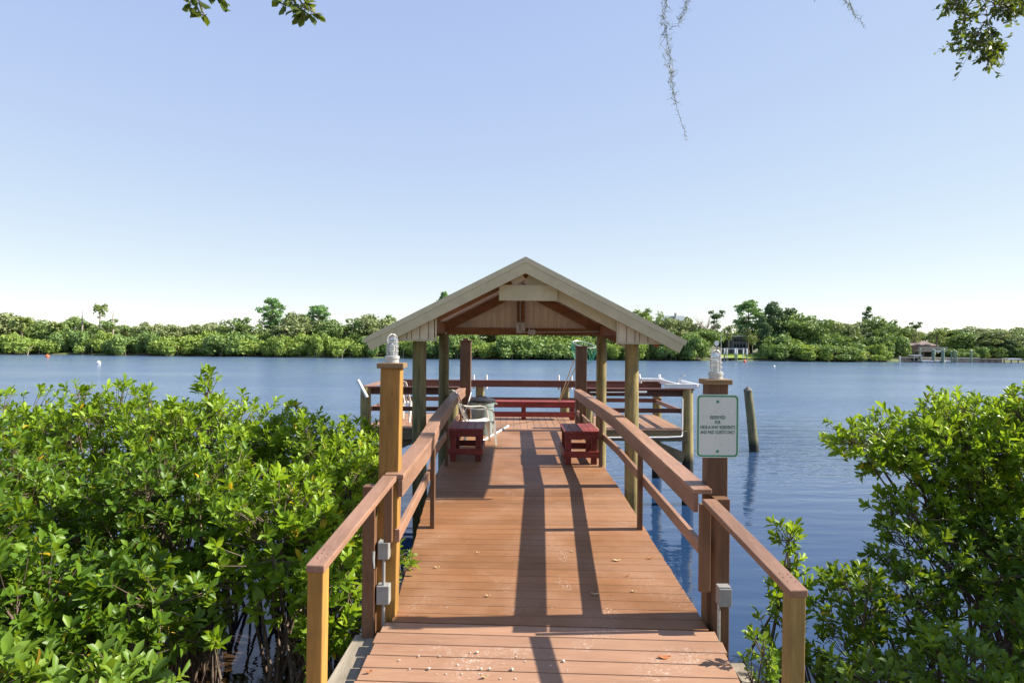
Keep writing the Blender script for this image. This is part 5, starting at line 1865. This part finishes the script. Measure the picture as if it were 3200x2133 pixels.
belt(-60, 1000, 88, -8, ['m0', 'm1', 'm2', 'm0', 'm3'], "rounded yellow-green mangrove at the water's edge on the far left bank", GM, 0)
belt(-30, 1300, 112, -20, ['m0', 'm1', 'm2'], "yellow-green mangrove top behind the waterside row on the far left bank", GM, 4.5)
belt(1000, 1330, 84, -10, ['m0', 'm1', 'm3'], "green mangrove on the far bank left of the gazebo posts", GM, 0)
belt(1370, 2010, 80, -8, ['m3', 'm4', 'm1', 'm3'], "green mangrove on the far bank seen under the gazebo roof", "mangroves seen under the gazebo roof", 0)
belt(1400, 2010, 100, -26, ['m3', 'm4', 'm2'], "taller green mangrove behind the row seen under the gazebo roof", "mangroves seen under the gazebo roof", 4.5)
belt(2040, 2215, 62, -20, ['m3', 'm4', 'm0'], "bushy green mangrove between the gazebo eave and the far lawn", "mangroves between eave and lawn", 0)
belt(2410, 2790, 66, 2, ['m3', 'm4', 'm0', 'm3'], "bushy mangrove on the far bank between the lawn and the house with a deck", "mangroves between lawn and far house", 0)
belt(2440, 2790, 80, -28, ['m3', 'm4'], "taller mangrove behind the waterside row right of the far lawn", "mangroves between lawn and far house", 4.0)

GO = "oaks rising behind the far mangroves"
for (k, px, yt, w, lab) in (
        ('o4', -45, 975, 130, "grey-green oak at the extreme left of the far bank"), ('o0', 25, 972, 105, "grey oak with a ragged top near the left end of the far bank"),
        ('o1', 90, 990, 110, "grey oak behind the yellow cabbage palm"), ('o2', 140, 1000, 90, "low oak just right of the yellow cabbage palm"),
        ('o0', 185, 1012, 90, "low grey oak in the dip of the far left treeline"), ('o2', 235, 988, 100, "rounded oak left of the tall lone palm"),
        ('o4', 290, 1008, 80, "small oak at the foot of the tall lone palm"), ('o3', 345, 988, 90, "airy oak just right of the tall lone palm"),
        ('o0', 405, 1012, 90, "low grey oak past the bare snag"), ('o1', 470, 1002, 95, "grey oak in the middle of the far left treeline"),
        ('o0', 535, 1010, 90, "rather low grey oak left of the ragged pair of oaks"), ('o4', 590, 1000, 95, "ragged-topped grey oak, first of two together"),
        ('o1', 655, 1003, 100, "grey-brown spreading oak, second of two together"), ('o3', 725, 984, 70, "thin airy oak left of the tall pine"),
        ('o3', 785, 982, 90, "airy oak touching the left side of the tall pine"), ('o0', 930, 968, 80, "airy oak between the pine and the broad green tree"),
        ('o1', 960, 996, 150, "wide grey oak below the broad green tree"), ('o2', 1045, 1000, 90, "oak on the right flank of the broad green tree"),
        ('o3', 1105, 986, 80, "airy green oak left of the gazebo roof"), ('o0', 1165, 976, 110, "grey rounded oak just above the left eave"),
        ('o3', 1235, 974, 90, "green oak half hidden by the left slope of the roof"), ('o2', 1300, 985, 90, "oak behind the left gazebo post"),
        ('o5', 1420, 990, 120, "oak hidden mostly by the gazebo gable, left part"), ('o2', 1560, 1000, 120, "oak behind the gazebo gable"), ('o5', 1760, 990, 130, "oak behind the right part of the gazebo gable"),
        ('o5', 1880, 975, 130, "green oak behind the right roof slope"),
        ('o3', 1985, 953, 110, "tall feathery tree above the right roof slope"), ('o3', 2035, 950, 90, "second feathery tree right of the roof ridge line"),
        ('o0', 2085, 985, 100, "grey oak in front of the blue-grey roof"), ('o1', 2135, 985, 95, "grey oak right of the roof vent"), ('o5', 2185, 1018, 110, "green rounded oak left of the far lawn"),
        ('o2', 2490, 978, 120, "broad green tree on the right flank of the dark cedar"), ('o5', 2550, 990, 120, "olive green oak right of the dark cedar"),
        ('o1', 2610, 994, 110, "grey oak with a pale top right of the cedars"), ('o0', 2665, 1000, 100, "grey oak left of the column-shaped tree"),
        ('o2', 2745, 988, 90, "dark green oak right of the column-shaped tree"), ('o3', 2790, 990, 80, "dark oak with a flat top nearer the far house"),
        ('o5', 2820, 1012, 70, "oak beside the brown-roofed house"), ('o5', 2990, 1018, 130, "broad spreading oak right of the brown-roofed house"),
        ('o1', 3065, 1016, 140, "widest spreading oak over the far seawall"), ('o0', 3130, 1030, 110, "olive oak beside the dark bush at far right"),
        ('o5', 3190, 1015, 110, "green oak at the extreme right of the far bank"), ('o2', 3240, 1018, 110, "oak cut by the right edge of the view")):
    D = bank(px) + random.uniform(9, 15)
    plant(k, px, yt - 4, w * 1.45, D, lab, GO)
x = -70
while x < 3260:
    if not (2255 < x < 2345):
        side = "left" if x < 1200 else "middle" if x < 2200 else "right"
        hor = HY + (x - HX) * math.tan(ROLL)
        plant(random.choice(('o0', 'o1', 'o2', 'o5')), x, hor - random.uniform(30, 46) - (12 if x > 1900 else 0), random.uniform(140, 190), bank(x) + random.uniform(19, 26),
              "low oak in the back row that closes the %s part of the far treeline" % side, "low oaks in the back row of the far bank")
    x += 78
plant('p0', 850, 931, 108, bank(850) + 14, "tall pine with an airy crown and visible trunk on the far left bank")
plant('p1', 995, 953, 112, bank(995) + 14, "broad light-green pine right of the tall airy pine")
plant('p0', 1388, 912, 60, bank(1388) + 20, "pine tip peeking above the left slope of the gazebo roof")
plant('p1', 2338, 938, 130, bank(2338) + 16, "big round-headed pine above the far lawn")
plant('pt', 2240, 962, 56, bank(2240) + 12, "narrow two-tiered pine left of the big round-headed pine")
plant('c0', 2420, 943, 120, bank(2420) + 12, "tallest dark cedar right of the far lawn")
plant('c1', 2470, 962, 120, bank(2470) + 13, "dark cedar on the right shoulder of the tallest one")
plant('c1', 2385, 985, 70, bank(2385) + 9, "small dark cedar at the edge of the far lawn")
plant('k0', 2708, 962, 34, bank(2708) + 14, "column-shaped dark tree poking above the right treeline")
plant('pt', 2862, 1000, 44, bank(2862) + 14, "small dark pine behind the brown-roofed house")
plant('c0', 3145, 1058, 70, bank(3145) + 6, "dark bush like a cone above the low white dock")
plant('f0', 315, 953, 40, bank(315) + 8, "lone tall palm standing clear above the far left treeline", zbase=1.0)
plant('f1', 68, 1000, 62, bank(68) + 6.5, "yellow cabbage palm near the left end of the far bank")
plant('f1', 175, 1015, 52, bank(175) + 6.5, "small yellow-green palm right of the yellow cabbage palm")
plant('f1', 268, 1018, 44, bank(268) + 6.5, "small palm beside the pale snag")
plant('q0', 2278, 1002, 66, bank(2278) + 8, "drooping palm above the boat lift, left of two")
plant('q0', 2335, 1010, 50, bank(2335) + 8, "yellowing drooping palm, right of two above the boat lift")
plant('q0', 2352, 1035, 40, bank(2352) + 6, "short leaning palm at the edge of the far lawn")
plant('q0', 2860, 1022, 66, bank(2860) + 9, "green palm over the roof of the brown house")
plant('f1', 2928, 1040, 52, bank(2928) + 7, "shaggy palm in front of the brown roof")


def snag(px, yt, yb, D, label, bare=False):
    p, q = at(px, yt, D), at(px, yb, D)
    t = thing("dead_tree", label, "dead tree", (p.x, D, 0.5))
    h = p.z - 0.5
    mb = MB()
    rg = random.Random(px)
    if not bare:
        mb.tube([(0, 0, -0.3), (0.05, 0, h * 0.5), (0, 0, h * 0.8), (0.08, 0, h)], [0.17, 0.14, 0.09, 0.03], 6)
    else:
        mb.tube([(0, 0, -0.3), (0, 0, h * 0.5), (0.1, 0, h * 0.7)], [0.14, 0.10, 0.07], 6)
        for i in range(26):
            a = rg.uniform(0, 6.28)
            z0 = h * rg.uniform(0.42, 0.72)
            e = Vector((rg.uniform(-2.6, 3.4), rg.uniform(-1.5, 1.5), h * rg.uniform(0.72, 1.05)))
            m = Vector((e.x * 0.5, e.y * 0.5, (z0 + e.z) / 2 - 0.2))
            mb.tube([(0, 0, z0), m, e], [0.06, 0.045, 0.02], 4)
            for k in range(2):
                mb.tube([m, m + Vector((rg.uniform(-0.9, 0.9), rg.uniform(-0.5, 0.5), rg.uniform(0.4, 1.1)))], [0.03, 0.012], 3)
    mb.build("trunk", M_palebark, t, True, world=False)


for px in (2968, 3012, 3058, 3098, 3170, 3205):
    plant('m3' if px % 4 else 'm4', px, 1078 + random.uniform(-6, 8), 80, bank(px) + 5.5, "dark bush under the spreading oaks behind the far seawall", "bushes under the oaks behind the seawall", cat="bush")
snag(257, 968, 1040, bank(257) + 5, "pale bare snag left of the lone tall palm")
snag(353, 968, 1020, bank(353) + 8, "thin bare snag right of the lone tall palm")
snag(2205, 985, 1030, bank(2205) + 11, "leafless tree spreading bare twigs above the right bank", True)

# ------------------------------------------------------------------ far bank: houses, docks, boat lift
def P2(px, py, D):
    return at(px, py, D)


def box_px(mb, x0, x1, y0, y1, D, depth):
    a, b = at(x0, y1, D), at(x1, y0, D)
    mb.box(a.x, b.x, D, D + depth, a.z, b.z)


# grey-roofed house behind the trees right of the gazebo
D = bank(2110) + 20
h1 = thing("house", "house showing only its blue-grey roof and vent above the trees right of the gazebo", "house", (at(2110, 1060, D).x, D, 0.8))
mb = MB()
a, b = at(2062, 1030, D), at(2178, 1030, D)
mb.box(a.x, b.x, D, D + 7, 0.8, a.z)
mb.build("wall", M_housewhite, h1)
mb = MB()
z0, z1 = at(2062, 1030, D).z, at(2100, 984, D).z
ex = 0.5
mb.v += [(a.x - ex, D - ex, z0), (b.x + ex, D - ex, z0), (b.x + ex, D + 7.5, z0), (a.x - ex, D + 7.5, z0), (a.x + 0.3, D + 3.5, z1), (b.x - 1.8, D + 3.5, z1)]
mb.f += [(0, 1, 5, 4), (2, 3, 4, 5), (1, 2, 5), (3, 0, 4), (3, 2, 1, 0)]
mb.r += [0.5] * 5
rf = mb.build("roof", M_roofgreen, h1)
vx = at(2122, 984, D)
MB().tube([(vx.x, D + 3.0, z1 - 1.2), (vx.x, D + 3.0, at(2122, 976, D).z)], 0.28, 10).build("chimney", M_galv, rf)
# arched house behind the lawn
D = bank(2310) + 11
h2 = thing("house", "pale grey house with arched windows behind the palms and far lawn", "house", (at(2310, 1090, D).x, D, 0.8))
a, b = at(2286, 1092, D), at(2336, 1052, D)
MB().box(a.x, b.x, D, D + 6, 0.7, b.z).build("wall", M_housegrey, h2)
MB().box(a.x - 0.4, b.x + 0.4, D - 0.5, D + 6.5, b.z, b.z + 0.25).build("roof", M_housewhite, h2)
for px in (2297, 2306, 2316, 2326):
    c = at(px, 1080, D)
    poly = [(c.x - 0.20, c.z - 0.35), (c.x + 0.20, c.z - 0.35)] + [(c.x + 0.20 * math.cos(i / 6 * math.pi), c.z + 0.2 + 0.20 * math.sin(i / 6 * math.pi)) for i in range(7)]
    MB().prism(poly, D - 0.06, D - 0.01).build("window", M_window, h2)
    c = at(px, 1062, D)
    MB().box(c.x - 0.22, c.x + 0.22, D - 0.06, D - 0.01, c.z - 0.25, c.z + 0.2).build("window", M_window, h2)
# lawn
D = bank(2320)
a, b = at(2245, 1100, D), at(2400, 1100, D)
V = [(a.x, shore_y(a.x) + 1.6, 0.52), (b.x, shore_y(b.x) + 1.6, 0.52), (b.x + 1.5, D + 9, 1.25), (a.x, D + 9, 1.25)]
me = bpy.data.meshes.new("lawn")
me.from_pydata(V, [], [(0, 1, 2, 3)])
me.materials.append(M_lawn)
o = bpy.data.objects.new("lawn", me)
COL.objects.link(o)
tag(o, kind='structure')

# boat lift with white poles and cross beams
D = bank(2300) - 1.5
bl = thing("boat_lift", "boat lift of white-topped poles and cross beams in front of the far lawn", "boat lift", (at(2300, 1125, D).x, D, 0))
ztop = at(2300, 1088, D).z
for (px, dd, m) in ((2264, 0, M_pilegreen), (2272, 3.0, M_alu), (2297, 0, M_pilegreen), (2303, 0.6, M_pilegreen), (2301, 3.0, M_alu), (2323, 3.0, M_alu), (2334, 0, M_pilegreen)):
    c = at(px, 1100, D + dd)
    MB().tube([(c.x, D + dd, -0.8), (c.x, D + dd, ztop)], 0.11, 8).build("pole", m, bl, True)
    MB().tube([(c.x, D + dd, ztop - 1.0), (c.x, D + dd, ztop + 0.02)], 0.135, 8).build("pole_sleeve", M_white, bl, True)
a, b = at(2264, 1090, D), at(2336, 1090, D)
MB().box(a.x, b.x, D - 0.07, D + 0.07, ztop - 0.16, ztop - 0.02).build("cross_beam", M_galv, bl)
MB().box(a.x + 0.5, b.x, D + 2.93, D + 3.07, ztop - 0.16, ztop - 0.02).build("cross_beam", M_galv, bl)
# little wooden landing beside the lift
D2 = bank(2270) - 1.0
fd = thing("landing_stage", "low wooden landing stage beside the far boat lift", "dock", (at(2268, 1120, D2).x, D2, 0))
a, b = at(2253, 1118, D2), at(2277, 1118, D2)
MB().box(a.x, b.x, D2 - 0.6, D2 + 2.2, 0.52, 0.64).build("deck", M_concrete, fd)
for px in (2257, 2265, 2273, 2284):
    c = at(px, 1120, D2)
    MB().tube([(c.x, D2 - 0.5, -0.8), (c.x, D2 - 0.5, 0.52)], 0.10, 7).build("piling", M_bark, fd)
fp = at(2259, 1042, D2)
tag(MB().tube([(fp.x, D2 + 1, 0.64), (fp.x, D2 + 1, fp.z)], [0.05, 0.035], 8).build("flagpole", M_alu, None, True), "slim white flagpole beside the far boat lift", "flagpole")
dish = thing("satellite_dish", "white round dish on a post left of the far flagpole", "dish", (at(2239, 1100, D2).x, D2 + 2.5, 0.5))
c = at(2239, 1072, D2 + 2.5)
rings = []
for i in range(5):
    r = 0.42 * i / 4 + 0.01
    rings.append([(c.x + r * math.cos(k * 0.5236) + 0.0, D2 + 2.5 - 0.10 * (i / 4) ** 2, c.z + r * 1.15 * math.sin(k * 0.5236)) for k in range(12)])
MB().sweep(rings).build("reflector", M_white, dish, True)
MB().tube([(c.x, D2 + 2.55, 0.4), (c.x, D2 + 2.55, c.z)], 0.05, 6).build("mast", M_galv, dish)

# brown house with raised deck at far right
D = bank(2900) + 5
h3 = thing("house", "brown-roofed waterside house with a railed upper deck on the far right bank", "house", (at(2900, 1110, D).x, D, 0.8))
a, b = at(2856, 1118, D), at(2948, 1072, D)
MB().box(a.x, b.x, D + 2.5, D + 8, 0.7, at(2900, 1096, D).z).build("wall", M_housegrey, h3)
MB().box(a.x, b.x, D + 2.5, D + 8, at(2900, 1096, D).z + 0.002, at(2900, 1079, D).z).build("upper_wall", M_housered, h3)
z0, z1 = at(2900, 1080, D).z, at(2900, 1064, D).z
mb = MB()
mb.v += [(a.x - 0.3, D + 1.6, z0), (b.x + 0.4, D + 1.6, z0), (b.x + 0.4, D + 8.5, z0), (a.x - 0.3, D + 8.5, z0), (a.x + 1.0, D + 5, z1), (b.x - 0.8, D + 5, z1)]
mb.f += [(0, 1, 5, 4), (2, 3, 4, 5), (1, 2, 5), (3, 0, 4), (3, 2, 1, 0)]
mb.r += [0.5] * 5
mb.build("roof", M_roofbrown, h3)
zd = at(2900, 1095, D).z
MB().box(a.x, b.x, D - 1.5, D + 2.48, zd - 0.22, zd).build("upper_deck", M_fardock, h3)
fb = at(2916, 1095, D - 1.5), at(2949, 1095, D - 1.5)
MB().box(fb[0].x, fb[1].x, D - 1.60, D - 1.52, zd - 0.20, zd + 0.05).build("fascia", M_white, h3)
mb = MB()
zr = at(2900, 1084, D).z
mb.box(a.x, b.x, D - 1.5, D - 1.42, zr - 0.09, zr)
x = a.x + 0.05
while x < b.x:
    mb.box(x - 0.025, x + 0.025, D - 1.485, D - 1.435, zd + 0.002, zr - 0.092)
    x += 0.24
mb.build("deck_railing", M_housewhite, h3)
for px in (2858, 2885, 2917, 2947):
    c = at(px, 1100, D - 1.2)
    MB().box(c.x - 0.11, c.x + 0.11, D - 1.3, D - 1.08, 0.4, zd - 0.225).build("post", M_pilegreen if px > 2900 else M_bark, h3)
c0, c1 = at(2857, 1113, D - 1), at(2868, 1095, D - 1)
MB().beam((c0.x, D - 1.9, 0.75), (c1.x, D - 1.9, zd - 0.1), 0.8, 0.12).build("stair", M_fardock, h3)
for px in (2872, 2882, 2896, 2906):
    c = at(px, 1105, D)
    MB().box(c.x - 0.3, c.x + 0.3, D + 2.42, D + 2.49, 1.0, 2.0).build("window", M_window, h3)
# seawall and low docks in front of it
D = bank(2950) - 0.3
sw = thing("seawall", "pale seawall and patio edge in front of the brown-roofed house", "wall", (at(2920, 1120, D).x, D, 0))
a, b = at(2812, 1120, D), at(3130, 1120, D)
MB().box(a.x, b.x, D - 0.1, D + 0.35, -0.8, 0.75).build("wall", M_fardock, sw)
MB().box(a.x, b.x - 4, D - 0.25, D + 0.45, 0.752, 0.88).build("coping", M_concrete, sw)
for i, (xa, xb, lab) in enumerate(((2876, 2912, "white floating dock left of the green piles"), (2919, 2941, "white floating dock directly below the upper deck"), (2949, 2965, "short white floating dock right of the upper deck"))):
    D = bank(2920) - 2.2
    a, b = at(xa, 1124, D), at(xb, 1124, D)
    t = thing("floating_dock", lab, "dock", ((a.x + b.x) / 2, D, 0), group="white floating docks below the brown house")
    MB().box(a.x, b.x, D - 0.6, D + 0.8, 0.12, 0.42).build("deck", M_white, t)
    MB().box(a.x + 0.1, b.x - 0.1, D - 0.5, D + 0.7, -0.3, 0.118).build("pontoon", M_dark, t)
for (xa, yt, lab, m, r) in ((2876, 1090, "green mooring pile left of the deck house posts", M_pilegreen, 0.12), (2917, 1092, "thick dark pile under the left end of the upper deck", M_pilegreen, 0.26), (2946, 1094, "thick dark pile under the right end of the upper deck", M_pilegreen, 0.26),
                            (2950, 1090, "slim green pile touching the thick right pile", M_pilegreen, 0.10), (2973, 1097, "first slim green pile right of the deck house", M_pilegreen, 0.11), (2982, 1093, "tallest slim green pile right of the deck house", M_pilegreen, 0.11),
                            (2989, 1098, "third slim green pile right of the deck house", M_pilegreen, 0.11), (3034, 1095, "left pile of the close pair before the oaks", M_pilegreen, 0.10), (3037, 1095, "right pile of the close pair before the oaks", M_pilegreen, 0.10),
                            (2812, 1113, "short white-grey post at the left end of the seawall", M_alu, 0.12)):
    D = bank(xa) - 2.6
    p = at(xa, yt, D)
    t = thing("mooring_pile", lab, "pile", (p.x, D, 0), group="mooring piles on the far right bank")
    MB().tube([(p.x, D, -0.8), (p.x, D, p.z)], r, 9).build("shaft", m, t, True)
    MB().tube([(p.x, D, p.z + 0.001), (p.x, D, p.z + 0.09)], [r * 1.15, r * 0.3], 9).build("pile_cap", M_galv, t)
D = bank(2855) - 2.5
a, b = at(2848, 1116, D), at(2872, 1116, D)
bt = thing("covered_boat", "small boat on a lift under a white flat top left of the deck house", "boat", ((a.x + b.x) / 2, D, 0))
MB().box(a.x - 0.1, b.x + 0.1, D - 0.9, D + 0.9, at(2860, 1111, D).z, at(2860, 1109, D).z).build("canopy", M_white, bt)
for x in (a.x + 0.1, b.x - 0.1):
    MB().box(x - 0.05, x + 0.05, D - 0.7, D - 0.6, 0.35, at(2860, 1111, D).z - 0.002).build("post", M_galv, bt)
hl = [[(a.x + 0.15, D - 0.5, 0.75), (a.x + 0.15, D + 0.5, 0.75), (a.x + 0.2, D + 0.2, 0.3), (a.x + 0.2, D - 0.2, 0.3)], [(b.x - 0.5, D - 0.5, 0.78), (b.x - 0.5, D + 0.5, 0.78), (b.x - 0.5, D + 0.2, 0.3), (b.x - 0.5, D - 0.2, 0.3)], [(b.x + 0.2, D - 0.06, 0.95), (b.x + 0.2, D + 0.06, 0.95), (b.x - 0.1, D + 0.03, 0.5), (b.x - 0.1, D - 0.03, 0.5)]]
MB().sweep(hl).build("hull", M_dark, bt)
# low pier at far right
D = bank(3100) - 1.5
pp = thing("low_pier", "long low wooden pier with a white end section at the far right", "pier", (at(3120, 1128, D).x, D, 0))
a, b, c = at(3060, 1125, D), at(3140, 1125, D), at(3184, 1125, D)
MB().box(a.x, b.x, D - 0.7, D + 0.7, 0.62, 0.74).build("deck", M_fardock, pp)
MB().box(b.x + 0.01, c.x, D - 0.8, D + 0.8, 0.60, 0.82).build("end_deck", M_white, pp)
x = a.x + 0.3
while x < c.x:
    MB().tube([(x, D - 0.6, -0.8), (x, D - 0.6, 0.60)], 0.10, 7).build("piling", M_bark, pp)
    x += 1.25
